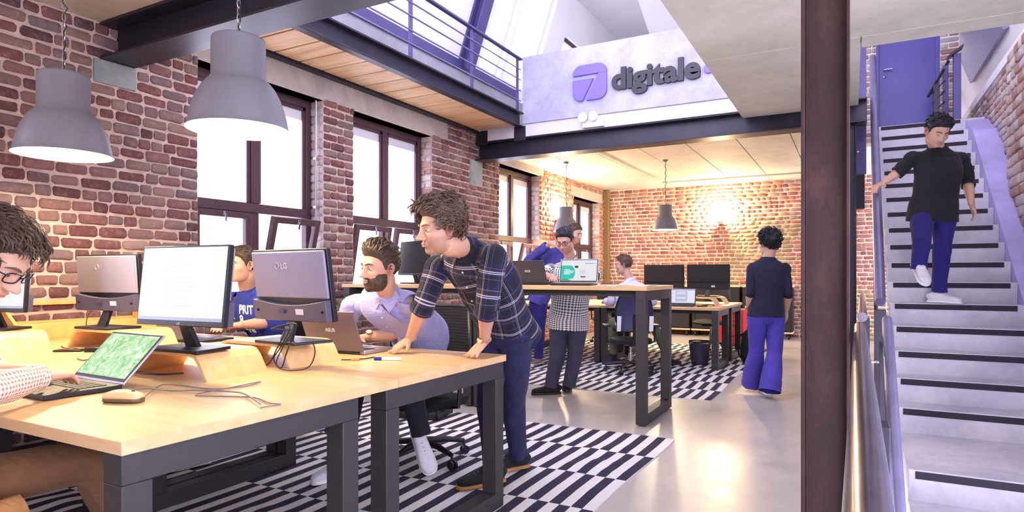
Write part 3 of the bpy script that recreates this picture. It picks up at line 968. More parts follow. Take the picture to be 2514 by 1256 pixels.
# ------------------------------------------------------------------ rugs
FLAT = [(-1.72, -1.55, .85, 2.9), (-3.3, -3.04, .85, 2.9), (-4.76, -4.6, .85, 2.9),              # front desk frames
        (-1.6, -1.4, 8.05, 10.0), (-3.15, -2.9, 8.05, 10.0), (-4.65, -4.45, 8.05, 10.0),            # rear desk frames
        (-2.15, -1.7, 2.75, 3.5), (-2.85, -2.0, 2.5, 3.75), (-4.15, -3.3, 2.4, 3.75), (-2.95, -2.1, .95, 1.65),
        (-3.5, -2.9, 4.1, 4.6), (-4.1, -3.4, 7.0, 7.7), (-2.95, -1.7, 7.0, 8.3), (-2.45, -1.6, 9.95, 10.9), (-4.2, -3.3, 9.95, 10.9),
        (-2.0, -1.6, 8.4, 8.85), (-1.5, -1.0, 8.9, 9.5), (-4.7, -4.1, 6.4, 7.1), (-2.8, -2.2, 5.8, 6.5)]
def flat_mask(x, y):
    k = 1.0
    for (a, b, c, d) in FLAT:
        q = math.hypot(max(a - x, 0, x - b), max(c - y, 0, y - d))
        k = min(k, max(0.0, (q - .06) / .2))
    return k
def rug(name, x0, x1, y0, y1, far, uoff, label, waves, seed):
    nx, ny_ = 70, 70
    m = MB(); v = []; f = []; uv = []
    for j in range(ny_ + 1):
        for i in range(nx + 1):
            x = x0 + (x1 - x0) * i / nx; y = y0 + (y1 - y0) * j / ny_
            w = noise.noise(Vector((x * 2.2, y * 3.1, seed))) * .5 + noise.noise(Vector((x * 5, y * 7, seed + 4))) * .25
            z = .008 + max(0, w) * waves * flat_mask(x, y)
            edge = min(i, nx - i, j, ny_ - j) / 6.0
            z = .008 + (z - .008) * min(1, edge)
            v.append((x + .012 * math.sin(y * 3 + seed), y + .01 * math.sin(x * 4 + seed), z))
    def q(i, j): return j * (nx + 1) + i
    def uvp(i, j):
        x = x0 + (x1 - x0) * i / nx; y = y0 + (y1 - y0) * j / ny_
        return (x1 - x + uoff, (y1 - y) if far else (y - y0))
    for j in range(ny_):
        for i in range(nx):
            f.append((q(i, j), q(i + 1, j), q(i + 1, j + 1), q(i, j + 1)))
            uv.append([uvp(i, j), uvp(i + 1, j), uvp(i + 1, j + 1), uvp(i, j + 1)])
    m.add(v, f, 0, uv)
    # skirt
    b = len(m.v)
    loop = [q(i, 0) for i in range(nx + 1)] + [q(nx, j) for j in range(1, ny_ + 1)] + [q(i, ny_) for i in range(nx - 1, -1, -1)] + [q(0, j) for j in range(ny_ - 1, 0, -1)]
    for k in loop: m.v.append((m.v[k][0], m.v[k][1], .0005))
    n = len(loop)
    for k in range(n):
        m.uv[len(m.f)] = [(0, 0)] * 4
        m.f.append((loop[k], b + k, b + (k + 1) % n, loop[(k + 1) % n])); m.mi.append(0)
    return tag(m.build(name, 'rug_stripes'), label, 'rug', 'striped flat-woven rugs')
rug('striped_rug', -4.65, -1.145, .95, 4.58, True, 0.0, 'black and white striped rug under the front desks', .045, 1)
rug('striped_rug', -4.65, -1.19, 6.15, 11.0, False, .063, 'black and white striped rug under the rear desks', .03, 7)

# ------------------------------------------------------------------ desks
def desk(x0, x1, y0, y1, ztop, label, frames, fy, group, sect=.08):
    t = thing('desk', label, 'desk', ((x0 + x1) / 2, (y0 + y1) / 2, 0), 0, group)
    o = ((x0 + x1) / 2, (y0 + y1) / 2, 0)
    MB().box(x0 + .001, y0 + .001, ztop - .034, x1 - .001, y1 - .001, ztop).build('tabletop', 'maple', t, origin=o, bevel=.002)
    zt = ztop - .0345
    for fx in frames:
        a, b = (fx - sect, fx) if fx > (x0 + x1) / 2 else (fx, fx + sect)
        for (p, q) in ((fy[0], fy[0] + sect), (fy[1] - sect, fy[1])):
            MB().box(a, p, .012 + sect, b, q, zt - sect).build('leg', 'desk_frame', t, origin=o, bevel=.003)
        MB().box(a, fy[0], zt - sect, b, fy[1], zt).build('frame_rail', 'desk_frame', t, origin=o, bevel=.003)
        MB().box(a, fy[0], .012, b, fy[1], .012 + sect).build('foot_rail', 'desk_frame', t, origin=o, bevel=.003)
    xa, xb = min(frames), max(frames)
    for yy in (fy[0] + .12, fy[1] - .16):
        MB().box(xa + sect, yy, zt - .05, xb - sect, yy + .05, zt - .004).build('cross_rail', 'desk_frame', t, origin=o)
    return t
G1 = 'joined desks of the front bench'
desk(-3.17, -1.573, .90, 1.973, .79, 'maple topped desk with grey steel frame under the typing man', (-3.16, -1.59), (.91, 1.76), G1)
desk(-3.17, -1.573, 1.975, 2.85, .79, 'maple topped desk with grey steel frame that the plaid-shirted man leans on', (-3.16, -1.585), (1.91, 2.84), G1)
desk(-4.74, -3.172, .90, 1.973, .79, 'maple topped wall-side desk on the typing side of the front bench', (-4.73, -3.18), (.91, 1.76), G1)
desk(-4.74, -3.172, 1.975, 2.85, .79, 'maple topped wall-side desk in front of the man in blue T-shirt', (-4.73, -3.18), (1.91, 2.84), G1)
t = desk(-4.62, -3.05, 4.86, 5.69, 1.11, 'tall standing desk by the window holding a black monitor', (-4.60, -3.06), (4.865, 5.685), 'tall standing desks')
t = desk(-3.048, -1.42, 4.86, 5.69, 1.11, 'tall standing desk with two laptops on it', (-3.03, -1.435), (4.865, 5.685), 'tall standing desks')
G2 = 'joined desks of the rear bench'
desk(-3.02, -1.455, 8.10, 9.02, .79, 'rear desk in front of the seated man in white shirt', (-3.01, -1.47), (8.11, 8.9), G2)
desk(-3.02, -1.455, 9.022, 9.98, .79, 'rear desk facing the brick back wall with two dark monitors', (-3.01, -1.47), (9.1, 9.97), G2)
desk(-4.60, -3.022, 8.10, 9.02, .79, 'rear window-side desk behind the man in blue sweater', (-4.59, -3.03), (8.11, 8.9), G2)
desk(-4.60, -3.022, 9.022, 9.98, .79, 'rear window-side desk nearer the brick back wall', (-4.59, -3.03), (9.1, 9.97), G2)

# ------------------------------------------------------------------ bent plywood risers
def make_riser(label, loc, rz, group, w=.27, top=.19, h=.105, d=.15):
    t = thing('monitor_riser', label, 'monitor riser', loc, rz, group)
    th = .013
    prof = [(-w, 0), (-w + .045, h - .03), (-top - .012, h - .006), (-top + .02, h), (top - .02, h), (top + .012, h - .006), (w - .045, h - .03), (w, 0)]
    inn = [(x * (1 - .045) if abs(x) > .2 else x * .96, z - th if z > .02 else z) for x, z in prof]
    poly = prof + inn[::-1]
    m = MB()
    n = len(prof)
    for i in range(n - 1):
        q = [prof[i], prof[i + 1], inn[i + 1], inn[i]]
        m.prism(q[::-1], lambda a, b, dd: (a, dd, b), -d, d)
    me = m.build('bent_panel', 'bent_ply', t, bevel=0, smooth=50)
    return t
GR = 'bent plywood monitor risers'
make_riser('bent plywood riser under the monitor with the lit white screen', (-2.45, 1.70, .79), R(3), GR)
make_riser('bent plywood riser under the big grey monitor seen from behind', (-2.42, 2.115, .79), R(-2), GR)
make_riser('bent plywood riser under the small pale monitor by the brick wall', (-3.70, 2.13, .79), R(4), GR)
make_riser('bent plywood riser beside the head of the typing man', (-4.16, 1.70, .79), 0, GR)
make_riser('bent plywood riser on the rear desk behind the open laptop', (-1.85, 8.78, .79), 0, GR)

# ------------------------------------------------------------------ monitors
def make_monitor(label, loc, rz, group, screen='screen_white', back='grey_plastic', tilt=6, brand=True, w=.51, h=.325, zb=.10, black=False):
    """panel faces local -y; stands on local z=0"""
    t = thing('monitor', label, 'monitor', loc, rz, group)
    M = Matrix.Rotation(R(-tilt), 4, 'X'); piv = Vector((0, 0, zb))
    def tr(mb):
        mb.v = [tuple(M @ (Vector(p) - piv) + piv) for p in mb.v]; return mb
    dk = 'black_plastic'
    tr(MB().box(-w / 2, -.012, zb, w / 2, .012, zb + h)).build('bezel', dk, t, bevel=.003)
    sc = tr(MB().box(-w / 2 + .008, -.0135, zb + .022, w / 2 - .008, -.0115, zb + h - .008)); sc.build('screen', screen, t, smooth=0)
    m = MB()
    m.box(-w / 2 + .008, .012, zb + .105, w / 2 - .008, .026, zb + h - .008)
    up = tr(m).build('back_panel', back, t, bevel=.006)
    m = MB()       # curved lower strip
    n = 14; prof = []
    for i in range(n + 1):
        x = -w / 2 + .008 + (w - .016) * i / n
        prof.append((x, zb + .10 - .024 * math.sin(math.pi * i / n)))
    poly = [(-w / 2 + .008, zb + .004)] + [(w / 2 - .008, zb + .004)] + prof[::-1]
    m.prism(poly, lambda a, b, d: (a, d, b), .045, .012)
    lo = tr(m).build('lower_housing', 'grey_plastic_dark' if not black else 'black_plastic', t, bevel=.003)
    m = MB(); m.box(-.10, .045, zb + .035, -.05, .047, zb + .06); tr(m).build('rating_label', 'white_plastic', lo, smooth=0)
    m = MB()
    m.box(.02, .045, zb + .04, .06, .056, zb + .055); tr(m).build('video_plug', 'blue_shade_panel', lo)
    for x in (-w / 2 + .03, w / 2 - .04):
        m = MB(); m.lathe([(0.0005, 0), (.006, 0), (.006, .003)], (0, 0, 0), 10); m.v = [(x + a, .045 + c, zb + .05 + b) for a, b, c in m.v]
        tr(m).build('screw_hole', dk, lo)
    m = MB(); m.prism([(-.035, 0), (.035, 0), (.022, .16), (-.022, .16)], lambda a, b, d: (a, d + .035 - .06 * 0 + (.16 - b) * .35 - .03, b * .85 + .012), -.012, .012)
    m.build('neck', dk, t, bevel=.003)
    m = MB(); m.prism([(-.17, -.085), (.17, -.085), (.135, .10), (-.135, .10)], lambda a, b, d: (a, b + .03, d), .0005, .014); m.build('stand_base', 'black_plastic', t, bevel=.003)
    if brand:
        v, f = text_mesh('LG', .038, .001, .0012)
        m = MB(); m.add([(.012 - a + .03, .0265 + c, b + zb + h - .085) for a, b, c in v], f); 
        mm = [(.014 * math.cos(2 * math.pi * k / 24) , .014 * math.sin(2 * math.pi * k / 24)) for k in range(24)]
        m.tube([(.068 + a, .0268, b + zb + h - .072) for a, b in mm + mm[:1]], .0016, 6)
        m.tube([(.068, .0268, zb + h - .063), (.068, .0268, zb + h - .076), (.062, .0268, zb + h - .076)], .0014, 5)
        tr(m).build('logo', 'silver', up)
    else:
        v, f = text_mesh('LG', .014, 0, .0006)
        m = MB(); m.add([(a - .006, -.0128 - c, b + zb + .006) for a, b, c in v], f); tr(m).build('logo', 'white_plastic', t)
    return t
GM = 'monitors on the front bench'
RT = .79 + .1055
make_monitor('monitor with a lit white document screen on a plywood riser', (-2.375, 1.59, RT), R(3), GM, brand=False)
make_monitor('big grey monitor seen from behind with cables hanging from it', (-2.235, 2.07, RT), R(180 - 4), GM, tilt=8)
make_monitor('small grey monitor with glare painted pale, seen from behind against the brick wall', (-3.76, 2.10, RT), R(180 + 6), GM, back='silver', tilt=4)  # silver back paints the glare on an ordinary grey monitor
make_monitor('lit monitor partly hidden by the head of the typing man', (-4.22, 1.70, RT), R(14), GM, brand=False, tilt=4)
make_monitor('black monitor on the tall standing desk by the window', (-4.05, 5.30, 1.11), R(-22), 'monitors in the room', screen='screen_off', back='black_matte', black=True, brand=False, w=.58, h=.36, zb=.09)
GF = 'dark monitors on the rear bench'  # black backs paint in the backlit shade of grey monitors
make_monitor('monitor painted black as if backlit on the rear bench nearer the man in white shirt', (-2.46, 9.3, .8955), R(180), GF, screen='screen_off', back='black_matte', black=True, brand=False, w=.60, h=.36, tilt=2)
make_monitor('monitor painted black as if backlit on the rear bench above the open laptop', (-1.82, 9.3, .8955), R(180), GF, screen='screen_off', back='black_matte', black=True, brand=False, w=.60, h=.36, tilt=2)
for x, wh in ((-2.46, 'nearer the man in white shirt'), (-1.82, 'behind the open laptop')):
    make_riser('low plywood riser under the dark monitor ' + wh, (x, 9.3, .79), 0, GR)

# ------------------------------------------------------------------ laptops
KEYS = MB()
def make_laptop(label, loc, rz, screen, lid, openang, brand=None, w=.36, d=.245, group=None, base='black_plastic'):
    """hinge along local x at y=0, keyboard towards local -y, lid leans to +y"""
    t = thing('laptop', label, 'laptop', loc, rz, group)
    MB().box(-w / 2, -d, .001, w / 2, 0, .018).build('keyboard_base', base, t, bevel=.003)
    m = MB()
    for r_ in range(5):
        for c_ in range(13):
            x = -w / 2 + .03 + c_ * (w - .06) / 13; y = -.035 - r_ * .019
            m.box(x, y - .015, .018, x + (w - .06) / 13 - .004, y, .0205)
    k = m.build('keys', 'key', t, smooth=0); k['kind'] = 'stuff'
    MB().box(-.05, -d + .02, .018, .05, -d + .085, .0188).build('touchpad', 'grey_plastic_dark', t)
    a = R(openang)
    M = Matrix.Rotation(a - R(90), 4, 'X')        # 90 deg = upright
    M = Matrix.Rotation(-(a - R(90)), 4, 'X')
    def tr(mb):
        mb.v = [tuple(M @ Vector(p) + Vector((0, 0, .016))) for p in mb.v]; return mb
    lh = d * .93
    l = tr(MB().box(-w / 2, 0, .002, w / 2, .008, lh)).build('lid', lid, t, bevel=.003)
    tr(MB().box(-w / 2 + .008, -.0015, .012, w / 2 - .008, .0, lh - .006)).build('screen_bezel', 'black_plastic', l, smooth=0)
    tr(MB().box(-w / 2 + .014, -.0025, .024, w / 2 - .014, -.0014, lh - .012)).build('screen', screen, l, smooth=0)
    if brand:
        v, f = text_mesh(brand, .028, .0006, .0005)
        x1 = max(p[0] for p in v)
        m = MB(); m.add([(x1 / 2 - a_, .0085 + c_, b_ + lh * .5) for a_, b_, c_ in v], f); tr(m).build('logo', 'white_plastic', l)
    tr(MB().tube([(-w / 2 + .03, .004, -.004), (w / 2 - .03, .004, -.004)], .007, 8)).build('hinge', 'black_plastic', t)
    return t
make_laptop('open laptop with a green leafy wallpaper in front of the typing man', (-2.48, 1.325, .79), R(-2), 'screen_leaves', 'silver', 133)
make_laptop('silver laptop with its lid back to the desk centre in front of the bearded man', (-2.38, 2.47, .79), R(180 + 3), 'screen_app', 'lid_grey', 112, 'ASUS', base='silver')
make_laptop('grey laptop in front of the man in blue T-shirt', (-3.62, 2.42, .79), R(180), 'screen_app', 'grey_plastic', 108, None)
make_laptop('dark grey laptop seen from behind on the standing desk', (-2.66, 5.28, 1.11), R(180 - 4), 'screen_app', 'lid_dark', 112, 'ASUS', w=.38)
make_laptop('laptop showing a teal web page on the standing desk', (-2.17, 5.26, 1.11), R(6), 'screen_web', 'silver', 104, None, w=.36)
make_laptop('laptop with a pale window layout on the rear desk', (-2.02, 8.50, .79), R(4), 'screen_app', 'black_plastic', 106, None, w=.38)

# ------------------------------------------------------------------ pendant lamps
t = NT('bulb_glow'); t.base('000000'); t.set(emit='ffdfae', estr=14.0)
def make_pendant(label, loc, ztop, group, sc=1.0, power=26, chain=True):
    """loc = centre of the rim"""
    t = thing('pendant_lamp', label, 'pendant lamp', loc, 0, group)
    out = [(.002, .447), (.108, .447), (.120, .441), (.124, .43), (.1245, .252), (.131, .246), (.133, .238), (.148, .225), (.171, .195), (.191, .155), (.208, .108), (.221, .058), (.229, .015), (.236, .003), (.238, 0)]
    inn = [(.236, -.001), (.226, .006), (.217, .058), (.203, .108), (.186, .155), (.166, .192), (.142, .222), (.118, .24), (.116, .43), (.002, .44)]
    MB().lathe([(r * sc, z * sc) for r, z in out], n=48).build('shade', 'lamp_shade', t, smooth=50)
    MB().lathe([(r * sc, z * sc) for r, z in inn], n=48).build('reflector', 'lamp_inside', t, smooth=50)
    m = MB(); m.lathe([(.002, .2), (.03, .19), (.045, .15), (.045, .12), (.03, .085), (.002, .078)], n=20); m.v = [(a * sc, b * sc, c * sc + .02) for a, b, c in m.v]; m.build('bulb', 'bulb_glow', t)
    m = MB(); m.lathe([(.02, .44), (.02, .22)], n=12); m.v = [(a * sc, b * sc, c * sc) for a, b, c in m.v]; m.build('socket', 'white_plastic', t)
    zt = ztop - loc[2]
    n = 22
    m = MB(); m.tube([(.012 * math.sin(k * 1.9) + .008, .010 * math.cos(k * 2.3), .44 * sc + (zt - .44 * sc) * k / n) for k in range(n + 1)], .0035 * (1 if chain else 1.6), 6); m.build('cord', 'cable', t)
    if chain:
        m = MB(); z = .45 * sc; k = 0
        while z < zt - .02:
            pts = []
            for j in range(9):
                a = 2 * math.pi * j / 8
                e = .009 * math.cos(a)
                pts.append((e if k % 2 else 0, 0 if k % 2 else e, z + .021 + .021 * math.sin(a)))
            m.tube(pts, .0028, 5, cap=False); z += .036; k += 1
        m.build('chain', 'galvanised', t)
    m = MB(); m.lathe([(.002, -.03), (.03, -.03), (.045, -.012), (.05, 0)], (0, 0, zt), 20); m.build('ceiling_cup', 'lamp_shade', t)
    ld = bpy.data.lights.new('pendant_light', 'POINT'); ld.energy = power; ld.color = (1, .80, .52); ld.shadow_soft_size = .05
    lo = bpy.data.objects.new('pendant_light', ld); COL.objects.link(lo); lo.parent = t; lo.location = (0, 0, .055 * sc)
    return t
PW = 18
GP = 'grey bell pendant lamps'
make_pendant('grey bell pendant lamp hung against the brick wall, lower than the other front one', (-3.82, 1.875, 1.86), 3.035, GP, 1.0, PW)
make_pendant('big grey bell pendant lamp hung in front of the first window', (-2.625, 2.06, 1.905), 3.035, GP, 1.0, PW)
make_pendant('dark bell pendant lamp in front of the rear brick wall', (-2.66, 10.12, 1.93), 3.06, GP, .9, PW * 1.8, False)
make_pendant('dark bell pendant lamp behind the man with glasses, near the rear window', (-4.15, 9.55, 1.92), 3.06, GP, .9, PW * 1.8, False)

# wall lamp on the rear wall ------------------------------------------
wlp = thing('wall_lamp', 'small glowing uplight on the rear brick wall', 'wall lamp', (-2.33, FY - .02, 2.22))
m = MB(); m.lathe([(.005, 0), (.05, .01), (.085, .06), (.08, .065), (.045, .02), (.005, .015)], (0, -.1, 0), 20); m.build('cup', 'white_plastic', wlp)
m = MB(); m.box(-.02, -.1, .01, .02, 0, .035); m.build('arm', 'white_plastic', wlp)
m = MB(); m.lathe([(.002, .16), (.03, .14), (.04, .1), (.03, .05), (.002, .03)], (0, -.1, 0), 16); m.build('bulb', 'bulb_glow', wlp)
ld = bpy.data.lights.new('wall_lamp_light', 'POINT'); ld.energy = 60; ld.color = (1, .78, .45); ld.shadow_soft_size = .06
lo = bpy.data.objects.new('wall_lamp_light', ld); COL.objects.link(lo); lo.parent = wlp; lo.location = (0, -.14, .22)
m = MB(); m.tube([(-2.33, FY - .03, 2.4), (-2.33, FY - .03, 3.05)], .01, 6)
tag(m.build('conduit', 'galvanised'), 'thin conduit running up the rear brick wall above the uplight', 'conduit')
wl2 = thing('wall_lamp', 'small glowing uplight on the window wall between the rear windows', 'wall lamp', (WX + .02, 10.55, 2.2))
m = MB(); m.lathe([(.005, 0), (.05, .01), (.085, .06), (.08, .065), (.045, .02), (.005, .015)], (.1, 0, 0), 20); m.box(0, -.02, .01, .1, .02, .035); m.build('cup', 'white_plastic', wl2)
m = MB(); m.lathe([(.002, .16), (.03, .14), (.04, .1), (.03, .05), (.002, .03)], (.1, 0, 0), 16); m.build('bulb', 'bulb_glow', wl2)
ld = bpy.data.lights.new('wall_lamp_light', 'POINT'); ld.energy = 45; ld.color = (1, .78, .45); ld.shadow_soft_size = .06
lo = bpy.data.objects.new('wall_lamp_light', ld); COL.objects.link(lo); lo.parent = wl2; lo.location = (.14, 0, .22)
# conduit line across the rear ceiling
m = MB(); m.box(-3.37, 8.05, 3.032, -3.33, 12.5, 3.0595); m.box(-3.35, 12.48, 3.032, 0.2, 12.52, 3.0595)
tag(m.build('cable_duct', 'concrete_slab'), 'slim cable duct running along the rear concrete ceiling', 'duct')

# emergency light --------------------------------------------------------
em = thing('emergency_light', 'white twin-spot emergency light on the slab edge below the sign', 'emergency light', (-2.98, 7.70, 3.115))
MB().box(-.12, -.05, 0, .17, .018, .13).build('housing', 'white_plastic', em, bevel=.006)
t = NT('spot_glow'); t.base('ffffff'); t.set(emit='fff4e0', estr=.25, rough=.2)
for x in (-.09, .05):
    m = MB(); m.lathe([(.002, -.03), (.05, -.025), (.06, .0), (.064, .03)], (0, 0, 0), 20); m.v = [(x + a, -.05 - c - .02, .13 + b) for a, b, c in m.v]
    s = m.build('spot', 'white_plastic', em)
    m = MB(); m.lathe([(.002, .022), (.06, .024)], (0, 0, 0), 20); m.v = [(x + a, -.05 - c - .02, .13 + b) for a, b, c in m.v]; m.build('lens', 'spot_glow', s)

# ------------------------------------------------------------------ sign
sg = thing('wall_sign', 'raised purple logo and dark lettering reading digitale on the parapet', 'sign', (-2.4, 7.70, 3.5))
oo = (-2.4, 7.70, 3.5)
SY = 7.70
lx, lz, ls = -3.235, 3.475, .465
def rsq(n=8, r=.25):
    pts = []
    for (cx, cy, a0) in ((1 - r, 1 - r, 0), (r, 1 - r, 90), (r, r, 180), (1 - r, r, 270)):
        for k in range(n + 1):
            a = R(a0 + 90 * k / n); pts.append((cx + r * math.cos(a), cy + r * math.sin(a)))
    return pts
sq = rsq()
def half(pts, f):        # clip polygon to f(p) >= 0
    out = []
    for i in range(len(pts)):
        a, b = pts[i], pts[(i + 1) % len(pts)]
        fa, fb = f(a), f(b)
        if fa >= 0: out.append(a)
        if fa * fb < 0:
            k = fa / (fa - fb); out.append((a[0] + (b[0] - a[0]) * k, a[1] + (b[1] - a[1]) * k))
    return out
tof = lambda a, b, d: (lx + a * ls, SY - d, lz + b * ls)
# top band above the 7's bar, then the right-hand body and the left-hand body
up_ = half(sq, lambda p: p[1] - .72)
m = MB(); m.prism(up_, tof, .0, .035); m.build('logo_piece', 'purple_sign', sg, origin=oo, bevel=.003)
rt = half(half(sq, lambda p: .72 - p[1]), lambda p: (p[0] - .40) - (p[1] - .0) * (.36 / .72))
m = MB(); m.prism(rt, tof, .0, .035); m.build('logo_piece', 'purple_sign', sg, origin=oo, bevel=.003)
lf = half(half(sq, lambda p: .60 - p[1]), lambda p: -((p[0] - .29) - (p[1] - .0) * (.32 / .60)))
m = MB(); m.prism(lf, tof, .0, .035); m.build('logo_piece', 'purple_sign', sg, origin=oo, bevel=.003)
word = 'digitale'
SZ = .40; x = -2.70
vfull, _ = text_mesh(word, SZ, .011)
scale = 1.10 / (max(p[0] for p in vfull) - min(p[0] for p in vfull))
zs = 1.0
for i, chh in enumerate(word):
    v, f = text_mesh(chh, SZ, .013, .018, .003)
    pre = max(p[0] for p in text_mesh(word[:i + 1], SZ, .013)[0])
    dxx = pre - max(p[0] for p in v)
    m = MB(); m.add([(x + (a + dxx) * scale, SY - .022 + -c, 3.565 + b * .93) for a, b, c in v], f)
    m.build('letter', 'ink_sign', sg, origin=oo, smooth=30)
m = MB(); m.prism([(.055 * math.cos(2 * math.pi * k / 24), .055 * math.sin(2 * math.pi * k / 24)) for k in range(24)], lambda a, b, d: (-1.50 + a, SY - d, 3.65 + b), 0, .035); m.build('dot', 'purple_sign', sg, origin=oo, bevel=.003)

# ------------------------------------------------------------------ cabinets on the rear wall
def cabinet(x0, x1, label):
    o = ((x0 + x1) / 2, FY - .3, 0)
    t = thing('storage_cabinet', label, 'cabinet', o, 0, 'black cabinets along the rear wall')
    y0, y1 = FY - .52, FY - .06
    MB().box(x0, y0 + .01, .14, x1, y1, .97).build('body', 'black_matte', t, origin=o, bevel=.003)
    MB().box(x0 - .01, y0 - .005, .97, x1 + .01, y1 + .01, 1.0).build('top_board', 'shelf_wood', t, origin=o, bevel=.003)
    MB().box(x0 - .01, y0 - .005, .11, x1 + .01, y1 + .01, .14).build('base_board', 'shelf_wood', t, origin=o, bevel=.003)
    xm = (x0 + x1) / 2
    for a, b in ((x0 + .01, xm - .004), (xm + .004, x1 - .01)):
        dr = MB().box(a, y0 - .004, .16, b, y0 + .012, .95).build('door', 'black_matte', t, origin=o, bevel=.003)
        MB().box((a + b) / 2 - .03, y0 - .02, .84, (a + b) / 2 + .03, y0 - .004, .855).build('handle', 'steel_dark', dr, origin=o)
    for a in (x0 + .06, x1 - .06):
        for yy in (y0 + .06, y1 - .06):
            m = MB(); m.tube([(a - .014, yy, .045), (a + .014, yy, .045)], .045, 14); m.box(a - .02, yy - .02, .05, a + .02, yy + .02, .11); m.build('castor', 'black_plastic', t, origin=o)
    return t
cabinet(-3.75, -2.85, 'black wheeled cabinet behind the seated man in white shirt')
cabinet(-2.80, -1.90, 'black wheeled cabinet behind the dark monitors')
cabinet(-1.85, -.98, 'black wheeled cabinet behind the walking woman')

# ------------------------------------------------------------------ office chairs
def office_chair(label, loc, rz, back_mat='black_fabric', plates=False, group='office chairs', h=.47, seed=0):
    t = thing('office_chair', label, 'chair', loc, rz, group)
    # base: five arms and castors
    for k in range(5):
        a = 2 * math.pi * k / 5 + .3 + seed
        c, s = math.cos(a), math.sin(a)
        m = MB(); m.tube([(c * .03, s * .03, .12), (c * .17, s * .17, .112), (c * .30, s * .30, .085)], [.024, .02, .015], 8)
        arm = m.build('base_arm', 'black_plastic', t)
        m = MB(); m.tube([(c * .3, s * .3, .085), (c * .3, s * .3, .05)], .008, 6)
        for q in (-1, 1):
            px, py = c * .305 - s * .014 * q, s * .305 + c * .014 * q
            m.tube([(px - s * .008, py + c * .008, .0272), (px + s * .008, py - c * .008, .0272)], .027, 12)
        m.build('castor', 'black_plastic', arm)
    m = MB(); m.tube([(0, 0, .1), (0, 0, .24)], .028, 12); m.tube([(0, 0, .24), (0, 0, h - .09)], .016, 12); m.build('gas_column', 'chrome', t)
    m = MB(); m.box(-.1, -.12, h - .095, .1, .12, h - .06); m.tube([(.1, .05, h - .075), (.25, .08, h - .075)], .006, 6); m.build('mechanism', 'black_plastic', t, bevel=.006)
    n = 12
    m = MB(); v = []; f = []
    for j in range(n + 1):
        for i in range(n + 1):
            a, b = -1 + 2 * i / n, -1 + 2 * j / n
            sx_ = a * math.sqrt(1 - b * b * .22); sy_ = b * math.sqrt(1 - a * a * .22)
            edge = max(abs(a), abs(b))
            v.append((sx_ * .25, sy_ * .245, h - .012 * edge ** 6 * 2 + .012 * (abs(a) ** 2) - (.02 if b > .8 else 0)))
    k0 = len(v)
    v += [(x * .96, y * .96, h - .06) for x, y, z in v]
    for j in range(n):
        for i in range(n):
            q = j * (n + 1) + i
            f.append((q, q + 1, q + n + 2, q + n + 1)); f.append((k0 + q, k0 + q + n + 1, k0 + q + n + 2, k0 + q + 1))
    ring = [i for i in range(n + 1)] + [j * (n + 1) + n for j in range(1, n + 1)] + [n * (n + 1) + i for i in range(n - 1, -1, -1)] + [j * (n + 1) for j in range(n - 1, 0, -1)]
    for k in range(len(ring)):
        a, b = ring[k], ring[(k + 1) % len(ring)]
        f.append((b, a, k0 + a, k0 + b))
    m.add(v, f); m.build('seat', 'black_fabric', t, smooth=60)
    # backrest (behind = local -y), curved frame with woven slats
    def bk(u, w):      # u -1..1 across, w 0..1 up
        hw = (.17 + .05 * math.sin(math.pi * min(1, w * 1.1)))
        return (u * hw, -.235 - .06 * (1 - u * u) * .7 - .05 * w * w + .03 * math.sin(w * math.pi), h + .10 + .46 * w)
    m = MB(); v = []; f = []
    for j in range(17):
        for i in range(11):
            p = bk(-1 + 2 * i / 10, j / 16); v.append(p)
    for j in range(16):
        for i in range(10):
            q = j * 11 + i; f.append((q, q + 1, q + 12, q + 11))
    k0 = len(v); v += [(x, y - .012, z) for x, y, z in v]; f += [tuple(k0 + i for i in ff[::-1]) for ff in f]
    m.add(v, f); br = m.build('backrest', back_mat, t, smooth=60)
    m = MB(); 
    pts = [bk(-1, j / 12) for j in range(13)] + [bk(-1 + 2 * i / 8, 1.0) for i in range(1, 8)] + [bk(1, 1 - j / 12) for j in range(13)] + [bk(1 - 2 * i / 8, 0) for i in range(1, 9)]
    m.tube([(x, y - .006, z) for x, y, z in pts], .013, 8); m.build('back_frame', 'black_plastic', br)
    if not plates:
        m = MB()
        for j in range(1, 24):
            m.tube([(lambda p: (p[0], p[1] + .004, p[2]))(bk(-.9 + 1.8 * i / 6, j / 24)) for i in range(7)], .003, 4)
            m.tube([(lambda p: (p[0], p[1] - .016, p[2]))(bk(-.9 + 1.8 * i / 6, j / 24)) for i in range(7)], .003, 4)
        w_ = m.build('woven_mesh', 'steel_dark', br); w_['kind'] = 'stuff'
    m = MB(); m.tube([(0, -.1, h - .08), (0, -.26, h - .04), (0, -.30, h + .12), (0, -.3, h + .3)], [.03, .028, .022, .018], 8); m.build('back_support', 'black_plastic', t)
    for s in (-1, 1):
        m = MB(); m.tube([(s * .16, -.02, h - .07), (s * .29, -.03, h - .05), (s * .30, -.04, h + .14)], .014, 8); ar = m.build('armrest', 'black_plastic', t)
        MB().box(s * .30 - .035, -.14, h + .14, s * .30 + .035, .1, h + .165).build('arm_pad', 'black_plastic', ar, bevel=.01)
        if plates:
            m = MB(); m.prism([(-.028, -.09), (.022, -.09), (.028, .09), (-.022, .09)], lambda a, b, d: (s * .19 + a, -.31 - d, h + .19 + b), 0, .01); m.build('side_plate', 'white_plastic', br, bevel=.006)
    return t
office_chair('black mesh-backed office chair behind the bearded man', (-2.45, 3.30, .0105), R(172), seed=.2, h=.418)
office_chair('dark office chair of the typing man', (-2.55, .44, .0005), R(-8), seed=.5, h=.425)
office_chair('dark office chair of the man in blue T-shirt', (-3.72, 3.34, .0105), R(180), seed=.9, h=.418)
plain('navy_plastic', '2a2a52', .5)
